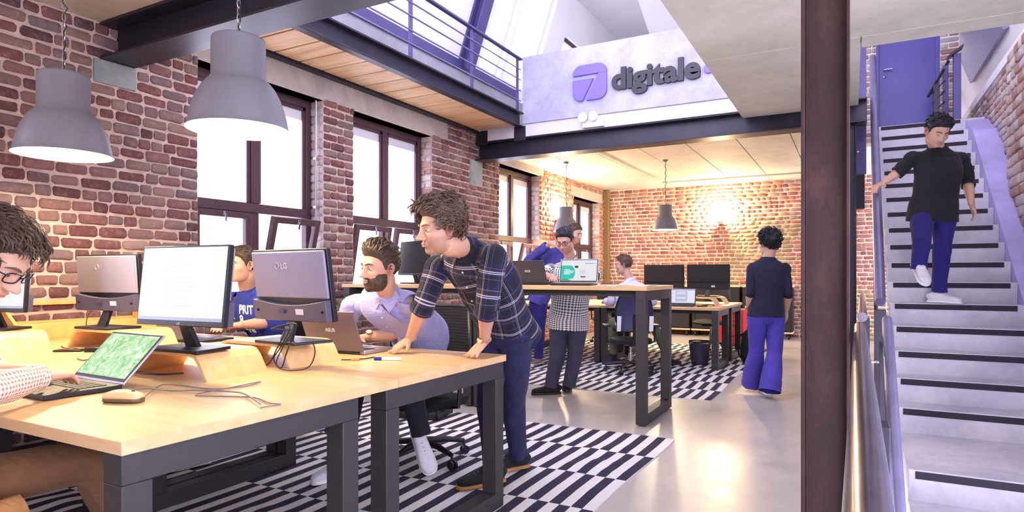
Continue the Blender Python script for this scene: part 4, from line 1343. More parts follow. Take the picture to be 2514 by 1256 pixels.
office_chair('navy office chair with white side plates under the man in white shirt', (-2.40, 7.50, .0105), R(28), back_mat='navy_plastic', plates=True, seed=.1, h=.425)
office_chair('black office chair on the far side of the rear bench', (-2.0, 10.42, .0105), R(165), seed=.4)
office_chair('black office chair beside the rear window', (-3.75, 10.45, .0105), R(190), seed=.7)

# ------------------------------------------------------------------ people: toolkit
t = NT('skin')
at = t.n('ShaderNodeAttribute', attribute_name='col')
nz = t.noise(t.coord(), 140, 3, .6)
t.base(t.mix(t.math('MULTIPLY', nz, .25), at.outputs['Color'], t.mix(.5, at.outputs['Color'], 'd08a70')))
t.bump(nz, .08, .001)
t.set(rough=.5, sss=.12, spec=.35)
t = NT('eye'); t.base(t.n('ShaderNodeAttribute', attribute_name='col').outputs['Color']); t.set(rough=.15)
def hair_mat(name, lo, hi):
    t = NT(name)
    v = t.coord('Object', (1, 1, .35))
    n1 = t.noise(v, 120, 4, .7, .5)
    t.base(t.ramp(n1, [(.3, lo), (.7, hi)]))
    t.bump(n1, .6, .003)
    t.set(rough=.5, spec=.4)
hair_mat('hair_brown', '3a2c26', '66503f'); hair_mat('hair_dark', '17131a', '2e2830'); hair_mat('hair_mid', '2e211c', '54402f'); hair_mat('hair_black', '0c0b12', '24212c')
def cloth(name, col, var=.12, sheen=.04, bump=.25, scale=300):
    t = NT(name)
    v = t.coord()
    n1 = t.noise(v, 9, 4, .6); n2 = t.noise(v, scale, 2, .6)
    c = hexc(col)
    a = tuple(x * (1 - var) for x in c[:3]) + (1,); b = tuple(min(1, x * (1 + var)) for x in c[:3]) + (1,)
    t.base(t.ramp(n1, [(.3, a), (.7, b)]))
    n3 = t.noise(t.coord('Object', (1, 1, 1.6)), 16, 3, .55, 1.0)
    t.bump(t.math('ADD', t.math('MULTIPLY', n3, 1.0), t.math('MULTIPLY', n2, .06)), bump * 3, .012); t.set(rough=.9, sheen=sheen)
cloth('shirt_lilac', 'a9a6d4'); cloth('tshirt_blue', '20308f'); cloth('shirt_white', 'cfcbe4'); cloth('sweater_blue', '433c8c', .2)
cloth('sweater_navy', '14122e', .3); cloth('sweater_black', '121018', .3); cloth('jeans_dark', '1b1748', .25); cloth('jeans_blue', '1e1d45', .3)
cloth('jeans_violet', '1b1664', .2); cloth('trousers_violet', '453a9e', .15); cloth('trousers_slate', '3a3a52', .15); cloth('trousers_brown', '6b4a2e', .2)
cloth('trousers_navy', '15141f', .2); cloth('trousers_olive', '5c5a42', .15); cloth('leather_black', '16141a', .2, 0, .1, 60); cloth('canvas_white', 'd6d4da', .06)
cloth('leather_tan', 'b07c4a', .15); cloth('shoe_blue', '22205a'); cloth('shoe_grey', '8a7f7c'); cloth('sock_navy', '17142e'); cloth('suede_brown', '5a463c')
plain('watch_face', 'ece4d2', .25); plain('gold', 'c9a25a', .25, .9); plain('glasses_black', '120f14', .3)

def woven(name, warp, weft, pw, pf, rough=.9):
    """check cloth from UV in metres: stops for warp and weft"""
    t = NT(name)
    uv = t.n('ShaderNodeUVMap'); sp = t.n('ShaderNodeSeparateXYZ'); t.l(uv.outputs[0], sp.inputs[0])
    a = t.ramp(t.math('FRACT', t.math('DIVIDE', sp.outputs[0], pw)), warp, 'CONSTANT')
    b = t.ramp(t.math('FRACT', t.math('DIVIDE', sp.outputs[1], pf)), weft, 'CONSTANT')
    t.base(t.mix(.5, a, b)); t.bump(t.noise(t.coord(), 300, 2), .2, .001); t.set(rough=rough, sheen=.03)
PL = [(0, '0b0a1c'), (.16, '15123a'), (.30, '6a6892'), (.33, '2a2440'), (.37, '2a1626'), (.46, '3a1c34'), (.52, 'd8d4e6'), (.56, '15122c'), (.60, 'd8d4e6'), (.635, '2a2444'), (.70, '0b0a1c'), (.84, '5c5a7c'), (.865, '0b0a1c')]
PL2 = [(0, '0b0a1c'), (.2, '14123a'), (.36, '3e3c5c'), (.40, '100e22'), (.55, 'c8b890'), (.575, '100e22'), (.62, '8c8aa8'), (.645, '171430'), (.85, '55526e'), (.87, '0b0a1c')]
woven('plaid', PL2, PL, .098, .115)
woven('gingham_black', [(0, '16141f'), (.48, 'f2f0f4')], [(0, '16141f'), (.48, 'f2f0f4')], .021, .021)
woven('gingham_brown', [(0, 'a8887c'), (.4, 'f0e2d6')], [(0, '83584a'), (.42, 'f2e6dc')], .016, .016)

SKIN = (0.50, 0.28, 0.20)
def catmull(A, sub):
    A = np.asarray(A, float)
    n = len(A)
    out = []
    for i in range(n - 1):
        p0, p1, p2, p3 = A[max(i - 1, 0)], A[i], A[i + 1], A[min(i + 2, n - 1)]
        for k in range(sub):
            s = k / sub
            out.append(.5 * ((2 * p1) + (-p0 + p2) * s + (2 * p0 - 5 * p1 + 4 * p2 - p3) * s * s + (-p0 + 3 * p1 - 3 * p2 + p3) * s ** 3))
    out.append(A[-1])
    return np.array(out)

def nrm(v):
    v = np.asarray(v, float); l = np.linalg.norm(v)
    return v / l if l > 1e-9 else v

def loft(mb, rings, nu=22, sub=5, wr=0.0, seed=0.0, cap=(True, True), mi=0, sup=2.0, fu=7.0, fv=20.0, col=None, roundcap=False, wmask=None):
    """rings: (centre, rx, ry, side). Adds a tube of elliptic sections; u,v in metres"""
    C = catmull([r[0] for r in rings], sub); RR = catmull([(r[1], r[2]) for r in rings], sub); S = catmull([nrm(r[3]) for r in rings], sub)
    n = len(C)
    T = np.gradient(C, axis=0)
    T = np.array([nrm(x) for x in T])
    Ls = np.concatenate([[0], np.cumsum(np.linalg.norm(np.diff(C, axis=0), axis=1))])
    base = len(mb.v)
    th = np.linspace(0, 2 * np.pi, nu, endpoint=False)
    cs, sn = np.cos(th), np.sin(th)
    ex = 2.0 / sup
    ca = np.sign(cs) * np.abs(cs) ** ex; sa = np.sign(sn) * np.abs(sn) ** ex
    per = 2 * math.pi * float(np.mean(RR))
    verts = []
    for i in range(n):
        s = S[i] - T[i] * np.dot(S[i], T[i]); s = nrm(s)
        f = np.cross(s, T[i])
        P = C[i] + np.outer(ca * RR[i, 0], s) + np.outer(sa * RR[i, 1], f)
        if wr > 0:
            w = wr if wmask is None else wr * wmask(i / (n - 1))
            for k in range(nu):
                d = nrm(P[k] - C[i])
                q = th[k]
                a = noise.noise(Vector((math.cos(q) * 1.3 + seed, math.sin(q) * 1.3 + Ls[i] * fv * .5 * .35, Ls[i] * fv * .5 + math.sin(q + seed) * 1.2)))
                b = noise.noise(Vector((math.cos(q) * fu * .4, math.sin(q) * fu * .4 + seed * 3.1, Ls[i] * fv + math.cos(q * 2 + seed) * .8)))
                P[k] = P[k] + d * (a * 1.0 + b * .6) * w
        verts.append(P)
    V = np.concatenate(verts)
    mb.v.extend(map(tuple, V.tolist()))
    for i in range(n - 1):
        for k in range(nu):
            k2 = (k + 1) % nu
            a, b, c, d = base + i * nu + k, base + i * nu + k2, base + (i + 1) * nu + k2, base + (i + 1) * nu + k
            u0, u1 = per * k / nu, per * (k + 1) / nu
            mb.uv[len(mb.f)] = [(u0, Ls[i]), (u1, Ls[i]), (u1, Ls[i + 1]), (u0, Ls[i + 1])]
            mb.f.append((a, d, c, b)); mb.uv[len(mb.f) - 1] = [(u0, Ls[i]), (u0, Ls[i + 1]), (u1, Ls[i + 1]), (u1, Ls[i])]
            mb.mi.append(mi)
    for e, on in ((0, cap[0]), (n - 1, cap[1])):
        if not on: continue
        ci = len(mb.v)
        off = T[e] * (float(min(RR[e])) * (.6 if roundcap else .05)) * (-1 if e == 0 else 1)
        mb.v.append(tuple(C[e] + off))
        vv = Ls[e]
        for k in range(nu):
            k2 = (k + 1) % nu
            fc = (base + e * nu + k, base + e * nu + k2, ci)
            mb.uv[len(mb.f)] = [(per * k / nu, vv), (per * (k + 1) / nu, vv), (per * k / nu, vv)]
            mb.f.append(fc if e == 0 else fc[::-1]); mb.mi.append(mi)
    if col is not None:
        mb.col.extend([col] * (len(mb.v) - len(mb.col)))
    return C, T, S, RR

def limb(p, q, side, stations):
    """rings along segment p->q: stations (t, r) or (t, rx, ry)"""
    p, q = np.array(p, float), np.array(q, float)
    return [(p + (q - p) * s[0], s[1], s[-1], side) for s in stations]

class CMB(MB):
    def __init__(self):
        super().__init__(); self.col = []
    def build(self, *a, **k):
        cols = self.col
        o = super().build(*a, **k)
        if cols:
            ca_ = o.data.color_attributes.new('col', 'FLOAT_COLOR', 'POINT')
            ca_.data.foreach_set('color', [x for c in cols for x in (c[0], c[1], c[2], 1.0)])
        return o

def remesh(mb, voxel, smooth_it=3):
    me = bpy.data.meshes.new('tmp'); me.from_pydata(mb.v, [], mb.f); me.update()
    o = bpy.data.objects.new('tmp', me); COL.objects.link(o)
    md = o.modifiers.new('r', 'REMESH'); md.mode = 'VOXEL'; md.voxel_size = voxel
    ms = o.modifiers.new('s', 'SMOOTH'); ms.iterations = smooth_it; ms.factor = .5
    dg = bpy.context.evaluated_depsgraph_get(); ev = o.evaluated_get(dg); e = ev.to_mesh()
    n = len(e.vertices); co = np.empty(n * 3, np.float32); e.vertices.foreach_get('co', co)
    f = [tuple(p.vertices) for p in e.polygons]
    ev.to_mesh_clear(); bpy.data.objects.remove(o); bpy.data.meshes.remove(me)
    out = CMB(); out.v = [tuple(x) for x in co.reshape(-1, 3).tolist()]; out.f = f; out.mi = [0] * len(f)
    return out

# ---- head as a signed-distance blend, traced from outside along rays
def _ell(p, c, r):
    q = (p - np.array(c)) ; r = np.array(r, float)
    k0 = np.linalg.norm(q / r, axis=1); k1 = np.linalg.norm(q / (r * r), axis=1) + 1e-9
    return k0 * (k0 - 1) / k1
def _cap(p, a, b, r0, r1):
    a, b = np.array(a), np.array(b); ab = b - a
    h = np.clip(((p - a) @ ab) / (ab @ ab), 0, 1)
    return np.linalg.norm(p - a - np.outer(h, ab), axis=1) - (r0 + (r1 - r0) * h)
def _su(a, b, k):
    h = np.clip(.5 + .5 * (b - a) / k, 0, 1); return b + (a - b) * h - k * h * (1 - h)
def _ss(a, b, k):      # a minus b
    h = np.clip(.5 - .5 * (a + b) / k, 0, 1); return a + (-b - a) * h + k * h * (1 - h)
def head_sdf(p, o):
    P = p.copy(); P[:, 0] = np.abs(P[:, 0])
    jw, ch = o.get('jaw', 1.0), o.get('chin', 0.0)
    d = _ell(P, (0, -.014, .032), (.076, .098, .083))
    d = _su(d, _ell(P, (0, .024, -.03), (.064, .066, .085)), .025)
    d = _su(d, _ell(P, (.022, .018, -.07), (.036 * jw, .05, .038)), .03)
    d = _su(d, _ell(P, (0, .068, -.098 - ch), (.022, .02, .017)), .022)
    d = _su(d, _ell(P, (.043, .058, -.024), (.021, .022, .02)), .022)
    d = _su(d, _cap(P, (0, .087, .022), (.036, .076, .021), .009, .009), .016)
    d = _ss(d, _ell(P, (.0325, .104, .001), (.02, .02, .013)), .012)
    ns = o.get('nose', 1.0)
    d = _su(d, _cap(P, (0, .088, .010), (0, .105 + .008 * ns, -.03), .0075, .0095), .012)
    d = _su(d, _ell(P, (0, .106 + .009 * ns, -.034), (.0125, .013, .0105)), .007)
    d = _su(d, _ell(P, (.0125, .100, -.037), (.0085, .011, .008)), .006)
    d = _su(d, _ell(P, (0, .091, -.0605), (.024, .0125, .006)), .006)
    d = _su(d, _ell(P, (0, .0895, -.0705), (.020, .0125, .0065)), .006)
    d = _ss(d, _ell(P, (0, .108, -.0655), (.026, .012, .0016)), .003)
    return d
def head_grid(o, nth=72, nph=56, centre=(0, .0, -.012)):
    c = np.array(centre)
    ph = np.linspace(.02, math.pi - .02, nph); th = np.linspace(0, 2 * math.pi, nth, endpoint=False)
    # denser columns on the face side (theta measured from +y)
    th = th + .45 * np.sin(th) * -1
    TH, PH = np.meshgrid(th, ph)
    D = np.stack([np.sin(TH) * np.sin(PH), np.cos(TH) * np.sin(PH), np.cos(PH)], -1).reshape(-1, 3)
    r = np.full(len(D), .175)
    for _ in range(60):
        r = r - np.clip(head_sdf(c + D * r[:, None], o), -.02, .05) * .7
    P = c + D * r[:, None]
    F = []
    for j in range(nph - 1):
        for i in range(nth):
            i2 = (i + 1) % nth
            F.append((j * nth + i, j * nth + i2, (j + 1) * nth + i2, (j + 1) * nth + i))
    F.append(tuple(range(nth - 1, -1, -1))); F.append(tuple((nph - 1) * nth + i for i in range(nth)))
    return P, D, F
def sstep(a, b, x):
    t_ = np.clip((x - a) / (b - a), 0, 1); return t_ * t_ * (3 - 2 * t_)

def hair_cover(P, hl=0.0, low=0.0):
    """signed height above the hairline for surface points P (head frame)"""
    ys = [-.12, -.08, -.045, -.02, .0, .018, .032, .05, .075, .1]
    zs = [-.075 + low, -.07 + low, -.05, -.01, -.012, -.012, .03, .052, .066 + hl, .068 + hl]
    thr = np.interp(P[:, 1], ys, zs)
    return P[:, 2] - thr

def build_head(body, root, org, centre, face, up, o, seed=1):
    """adds the head to CMB body and builds hair, beard, glasses as children of root"""
    F = nrm(face); U = np.array(up, float); U = nrm(U - F * np.dot(U, F)); X = np.cross(F, U)
    Mx = np.stack([X, F, U], 1) * o.get('size', 1.0)
    cen = np.array(centre, float)
    W = lambda A: (np.asarray(A) @ Mx.T) + cen
    fine = o.get('fine', True)
    P, D, FC = head_grid(o, *((84, 66) if fine else (56, 44)))
    sk = np.array(o.get('skin', SKIN))
    col = np.tile(sk, (len(P), 1))
    ax = np.abs(P[:, 0])
    def blob(c, r, p=2): return np.exp(-np.sum(((np.stack([ax, P[:, 1], P[:, 2]], 1) - np.array(c)) / np.array(r)) ** 2, 1))
    red = blob((.04, .07, -.03), (.02, .03, .018)) * .35 + blob((0, .115, -.035), (.012, .012, .012)) * .5
    col = col * (1 - red[:, None] * np.array([.02, .22, .2]))
    lip = np.clip((blob((0, .1, -.061), (.022, .012, .005)) + blob((0, .1, -.0705), (.019, .012, .006))) * 1.2, 0, 1)
    col = col * (1 - lip[:, None]) + lip[:, None] * sk * np.array([.85, .55, .58])
    st = o.get('stubble', 0.0)
    hc = np.array(o.get('haircol', (.05, .035, .03)))
    bm = sstep(-.02, -.05, P[:, 2]) * sstep(-.01, .02, P[:, 1]) * (1 - sstep(.02, .0, np.abs(P[:, 0])) * sstep(-.05, -.04, P[:, 2]) * .0) * (1 - lip)
    bm = bm * np.clip(1 - blob((.032, .08, -.035), (.022, .03, .018)) * 1.3, 0, 1)
    bm = bm * np.clip(1 - blob((0, .108, -.036), (.024, .03, .0135)) * 2.2, 0, 1) * (1 - sstep(-.052, -.046, P[:, 2]) * sstep(.06, .075, P[:, 1]))
    col = col * (1 - bm[:, None] * st) + hc * bm[:, None] * st
    b0 = len(body.v)
    body.v.extend(map(tuple, W(P).tolist())); body.f.extend([tuple(b0 + i for i in f[::-1]) for f in FC]); body.mi.extend([0] * len(FC)); body.col.extend(map(tuple, col.tolist()))
    # ears
    for s in (-1, 1):
        m = []
        pts = []
        n = 20
        for k in range(n):
            a = 2 * math.pi * k / n
            pts.append((.016 * math.cos(a) * (1 + .15 * math.sin(a)), .030 * math.sin(a)))
        e0 = len(body.v)
        rings_ = [(1.0, 0), (1.04, .006), (.94, .011), (.70, .009), (.62, .003), (.1, .004)]
        for (sc_, dep) in rings_:
            for (a, b) in pts:
                lob = .82 if b < -.012 else 1.0
                q = np.array([s * (.0735 + dep * 1.1 + .004 * (a < 0) + max(0, -a) * .55), -.008 + a * sc_ * lob - .15 * b, -.006 + b * sc_])
                body.v.append(tuple(W(q[None])[0])); body.col.append(tuple(sk * np.array([.98, .8, .78]) * (1 if sc_ > .8 else .7)))
        for r_ in range(len(rings_) - 1):
            for k in range(n):
                k2 = (k + 1) % n
                body.f.append((e0 + r_ * n + k, e0 + r_ * n + k2, e0 + (r_ + 1) * n + k2, e0 + (r_ + 1) * n + k)); body.mi.append(0)
    # eyes with lids
    gz = nrm(o.get('gaze', (0, 1, -.05)))
    for s in (-1, 1):
        eyes = CMB()
        ec = np.array([s * .0318, .0765, .0015])
        e0 = len(eyes.v); nn, mm = 18, 14
        for j in range(mm + 1):
            for i in range(nn):
                ph_, th_ = math.pi * j / mm, 2 * math.pi * i / nn
                d_ = np.array([math.sin(ph_) * math.cos(th_), math.cos(ph_), math.sin(ph_) * math.sin(th_)])
                eyes.v.append(tuple(W((ec + d_ * .0122)[None])[0]))
                a_ = math.acos(max(-1, min(1, float(np.dot(d_, gz)))))
                eyes.col.append((.015, .012, .012) if a_ < .22 else (o.get('iris', (.12, .09, .07)) if a_ < .52 else (.62, .58, .58)))
        for j in range(mm):
            for i in range(nn):
                i2 = (i + 1) % nn; eyes.f.append((e0 + j * nn + i, e0 + j * nn + i2, e0 + (j + 1) * nn + i2, e0 + (j + 1) * nn + i)); eyes.mi.append(0)
        close = o.get('lids', .35)
        for (sg, amt) in ((1, close), (-1, -.38)):
            l0 = len(body.v); na, nb_ = 14, 6
            for j in range(nb_):
                for i in range(na):
                    az = -1.35 + 2.7 * i / (na - 1)
                    el0 = (.62 - close) if sg > 0 else .30
                    arch = 1 - .55 * abs(az / 1.35) ** 2
                    el = sg * (el0 * arch + (1.5 - el0 * arch) * j / (nb_ - 1))
                    rr = .0134 + .0005 * (j == 0)
                    q = ec + rr * np.array([math.sin(az) * math.cos(el) , math.cos(az) * math.cos(el), math.sin(el)])
                    body.v.append(tuple(W(q[None])[0])); body.col.append(tuple(sk * (.5 if j == 0 and sg > 0 else .88)))
            for j in range(nb_ - 1):
                for i in range(na - 1):
                    body.f.append((l0 + j * na + i, l0 + j * na + i + 1, l0 + (j + 1) * na + i + 1, l0 + (j + 1) * na + i)); body.mi.append(0)
        eyes.build('eye', 'eye', root, origin=org, smooth=60)
        # brow
        br = [np.array([s * x, y, z]) for x, y, z in ((.012, .0985, .021), (.022, .0965, .0255), (.034, .0905, .0275), (.045, .082, .024), (.052, .074, .019))]
        sub = CMB(); sub.tube([tuple(W(b[None])[0]) for b in br], [.003, .0042, .004, .003, .001], 6)
        e1 = len(body.v); body.v.extend(sub.v); body.f.extend([tuple(e1 + i for i in f) for f in sub.f]); body.mi.extend([0] * len(sub.f)); body.col.extend([tuple(hc * 1.2)] * len(sub.v))
    # hair shell + locks
    hs = o.get('hair')
    rnd = random.Random(seed)
    if hs:
        cov = hair_cover(P, hs.get('line', 0), hs.get('low', 0))
        top = sstep(.02, .085, P[:, 2])
        frontness = sstep(-.05, .07, P[:, 1])
        T_ = hs['side'] + (hs['top'] - hs['side']) * top + hs.get('quiff', 0) * top * frontness + hs.get('back', 0) * sstep(.0, -.08, P[:, 1])
        nzv = np.array([noise.noise(Vector((p[0] * hs.get('nf', 38), p[1] * hs.get('nf', 38) * .6, p[2] * hs.get('nf', 38) + seed))) for p in P.tolist()])
        T_ = T_ * (1 + nzv * hs.get('amp', .25))
        th_ = sstep(-.004, hs.get('soft', .022), cov) * T_ - .0035 * (cov < .004)
        th_ = np.where(cov < -.006, -.01, th_)
        Q = P + D * th_[:, None]
        keep = [f for f in FC if max(cov[i] for i in f) > -.006]
        hm = MB()
        used = sorted({i for f in keep for i in f}); mp = {i: k for k, i in enumerate(used)}
        WQ = W(Q)
        hm.add([tuple(WQ[i]) for i in used], [tuple(mp[i] for i in f[::-1]) for f in keep])
        cand = [i for i in used if cov[i] > .012]
        sweep = nrm(hs.get('sweep', (0, -.6, .2)))
        ctr = np.array([0, -.01, .02])
        for _ in range(hs.get('locks', 0)):
            i = rnd.choice(cand)
            n_ = nrm(Q[i] - ctr)
            base = Q[i] - n_ * .006
            tg = sweep + np.array([rnd.uniform(-1, 1), rnd.uniform(-1, 1), rnd.uniform(-1, 1)]) * hs.get('mess', .4)
            tg = nrm(tg - n_ * np.dot(tg, n_) * .9)
            L = hs.get('len', .035) * rnd.uniform(.6, 1.3)
            lift = hs.get('lift', .35)
            pts = []
            curl = hs.get('curl', 0)
            for k in range(6):
                s_ = k / 5
                w_ = np.cross(tg, n_) * math.sin(s_ * 7) * curl
                pts.append(base + tg * L * s_ + n_ * (L * lift * math.sin(s_ * 2.2) + .004) + w_ - n_ * L * .25 * s_ * s_)
            hm.tube([tuple(x) for x in W(np.array(pts))], [x * hs.get('lr', .75) for x in (.0052, .006, .0055, .0045, .003, .0006)], 4)
        if hs.get('bun'):
            bc = np.array(hs['bun'])
            for _ in range(120):
                d_ = nrm([rnd.uniform(-1, 1), rnd.uniform(-1, 1), rnd.uniform(-1, 1)]); e_ = nrm(np.cross(d_, [rnd.uniform(-1, 1), rnd.uniform(-1, 1), rnd.uniform(-1, 1)]))
                pts = [bc + (d_ * math.cos(a) + e_ * math.sin(a)) * .032 * rnd.uniform(.75, 1.1) for a in (0, .4, .8, 1.2, 1.6)]
                hm.tube([tuple(x) for x in W(np.array(pts))], [.004, .007, .007, .006, .002], 4)
        hm.build('hair', hs['mat'], root, origin=org, smooth=70)
    if o.get('beard'):
        bd = o['beard']
        msk = bm * np.clip(1 - lip * 1.5, 0, 1)
        nzv = np.array([noise.noise(Vector((p[0] * 90, p[1] * 90, p[2] * 60))) for p in P.tolist()])
        th_ = msk * bd * (1 + .35 * nzv) - .002
        Q = W(P + D * th_[:, None])
        keep = [f for f in FC if max(msk[i] for i in f) > .12]
        used = sorted({i for f in keep for i in f}); mp = {i: k for k, i in enumerate(used)}
        hm = MB(); hm.add([tuple(Q[i]) for i in used], [tuple(mp[i] for i in f[::-1]) for f in keep])
        hm.build('beard', hs['mat'], root, origin=org, smooth=70)
    if o.get('glasses'):
        g = MB()
        for s in (-1, 1):
            pts = []
            for k in range(21):
                a = 2 * math.pi * k / 20
                ca_, sa_ = math.cos(a), math.sin(a)
                x = s * .0335 + .0245 * math.copysign(abs(ca_) ** .6, ca_); z = .001 + .0165 * math.copysign(abs(sa_) ** .6, sa_)
                pts.append((x, .106 - abs(x) ** 2 * 3.5, z))
            g.tube([tuple(x) for x in W(np.array(pts))], .0022, 6, cap=False)
            g.tube([tuple(x) for x in W(np.array([(s * .058, .094, .008), (s * .072, .075, .009), (s * .078, .0, .008), (s * .078, -.015, -.004)]))], .0022, 6)
        g.tube([tuple(x) for x in W(np.array([(-.010, .107, .004), (0, .109, .007), (.010, .107, .004)]))], .0022, 6)
        g.build('glasses', 'glasses_black', root, origin=org)
    return W

def hand(mb, wrist, fwd, back, right, curls, spread=.12, thumb=(.75, .62, -.25), tc=.3, size=1.0, rest=None):
    """adds palm and five fingers. fwd: towards knuckles, back: out of the back of the hand; right True for a right hand"""
    Y = nrm(fwd); Z = nrm(np.array(back) - Y * np.dot(back, Y)); X = np.cross(Y, Z)      # X to the hand's right side when back is up
    s = -1.0 if right else 1.0                 # thumb lies to -X on a right hand seen from its back
    Bm = np.stack([X, Y, Z], 1) * size; w = np.array(wrist, float)
    def W(p, r=0.0):
        q = Bm @ np.array(p, float) + w
        if rest is not None: q[2] = max(q[2], rest + r + .003)      # lies on the surface below instead of sinking in
        return q
    sd = Bm[:, 0]
    loft(mb, [(W((0, -.03, 0)), .027 * size, .021 * size, sd), (W((0, .0, 0), .024), .028 * size, .020 * size, sd), (W((0, .03, .001), .024), .036 * size, .018 * size, sd), (W((s * -.002, .065, .002), .021), .041 * size, .0155 * size, sd), (W((s * -.002, .092, .001), .017), .040 * size, .0125 * size, sd)], 14, 3, roundcap=True)
    for k, (x0, L, r) in enumerate(((.029, .071, .0088), (.0095, .079, .009), (-.0105, .073, .0086), (-.0295, .057, .0077))):
        c = curls[k] if isinstance(curls, (list, tuple)) else curls
        p = np.array([s * x0, .086 - (.008 if k == 3 else 0), .001]); ang = 0.0
        yaw = s * (1.5 - k) * spread
        pts = [p - np.array([0, .02, 0])]
        pts.append(p)
        for j, seg in enumerate((.45, .30, .25)):
            ang += c * (1.0, 1.15, .75)[j]
            d_ = np.array([math.sin(yaw) * math.cos(ang), math.cos(yaw) * math.cos(ang), -math.sin(ang)])
            pts.append(pts[-1] + d_ * L * seg)
        mb.tube([tuple(W(q, r)) for q in pts], [r * size, r * 1.05 * size, r * .98 * size, r * .9 * size, r * .55 * size], 8)
    b = np.array([s * .026, .022, -.004]); d_ = nrm([s * thumb[0], thumb[1], thumb[2]]); d2 = nrm(d_ + np.array([-s * tc, tc * .8, -tc * .2]))
    pts = [b - d_ * .012, b + d_ * .016, b + d_ * .042, b + d_ * .042 + d2 * .018, b + d_ * .042 + d2 * .031]
    mb.tube([tuple(W(q, .012)) for q in pts], [.013 * size, .014 * size, .0108 * size, .0098 * size, .006 * size], 8)
    return W

def shoe(root, org, ankle, f, mat, sole='white_rubber', up=(0, 0, 1), size=1.0, laces=None, high=0.0):
    """ankle: point above the heel on the ground line (sole level)"""
    f = nrm(f); U = np.array(up, float); U = nrm(U - f * np.dot(U, f)); S = np.cross(f, U)
    a = np.array(ankle, float)
    q = lambda x, z: a + f * x * size + U * z * size
    m = MB()
    st = [(-.078, .020, .026, .040), (-.07, .031, .034, .045), (-.03, .037, .042 + high, .050 + high), (.02, .038, .041 + high * .6, .050 + high * .6), (.07, .042, .032, .042), (.12, .046, .025, .036), (.16, .042, .021, .033), (.185, .027, .015, .028), (.193, .008, .007, .026)]
    loft(m, [(q(x, zc), w * size, h * size, S) for x, w, h, zc in st], 18, 3, sup=2.5)
    sh = m.build('shoe', mat, root, origin=org, smooth=60)
    m = MB()
    loft(m, [(q(x * 1.03, .011), w * size * 1.06 + .001, .0115 * size, S) for x, w, h, zc in st], 18, 3, sup=3.5)
    m.build('sole', sole, sh, origin=org, smooth=60)
    if laces:
        m = MB()
        for k in range(4):
            x = .03 + k * .021; zt = .088 - k * .0075 + high * (.6 - k * .15)
            m.tube([tuple(q(x, zt - .012) + S * .024), tuple(q(x + .006, zt)), tuple(q(x, zt - .012) - S * .024)], .0022, 5)
        lc = m.build('laces', laces, sh, origin=org); lc['kind'] = 'stuff'
    return sh

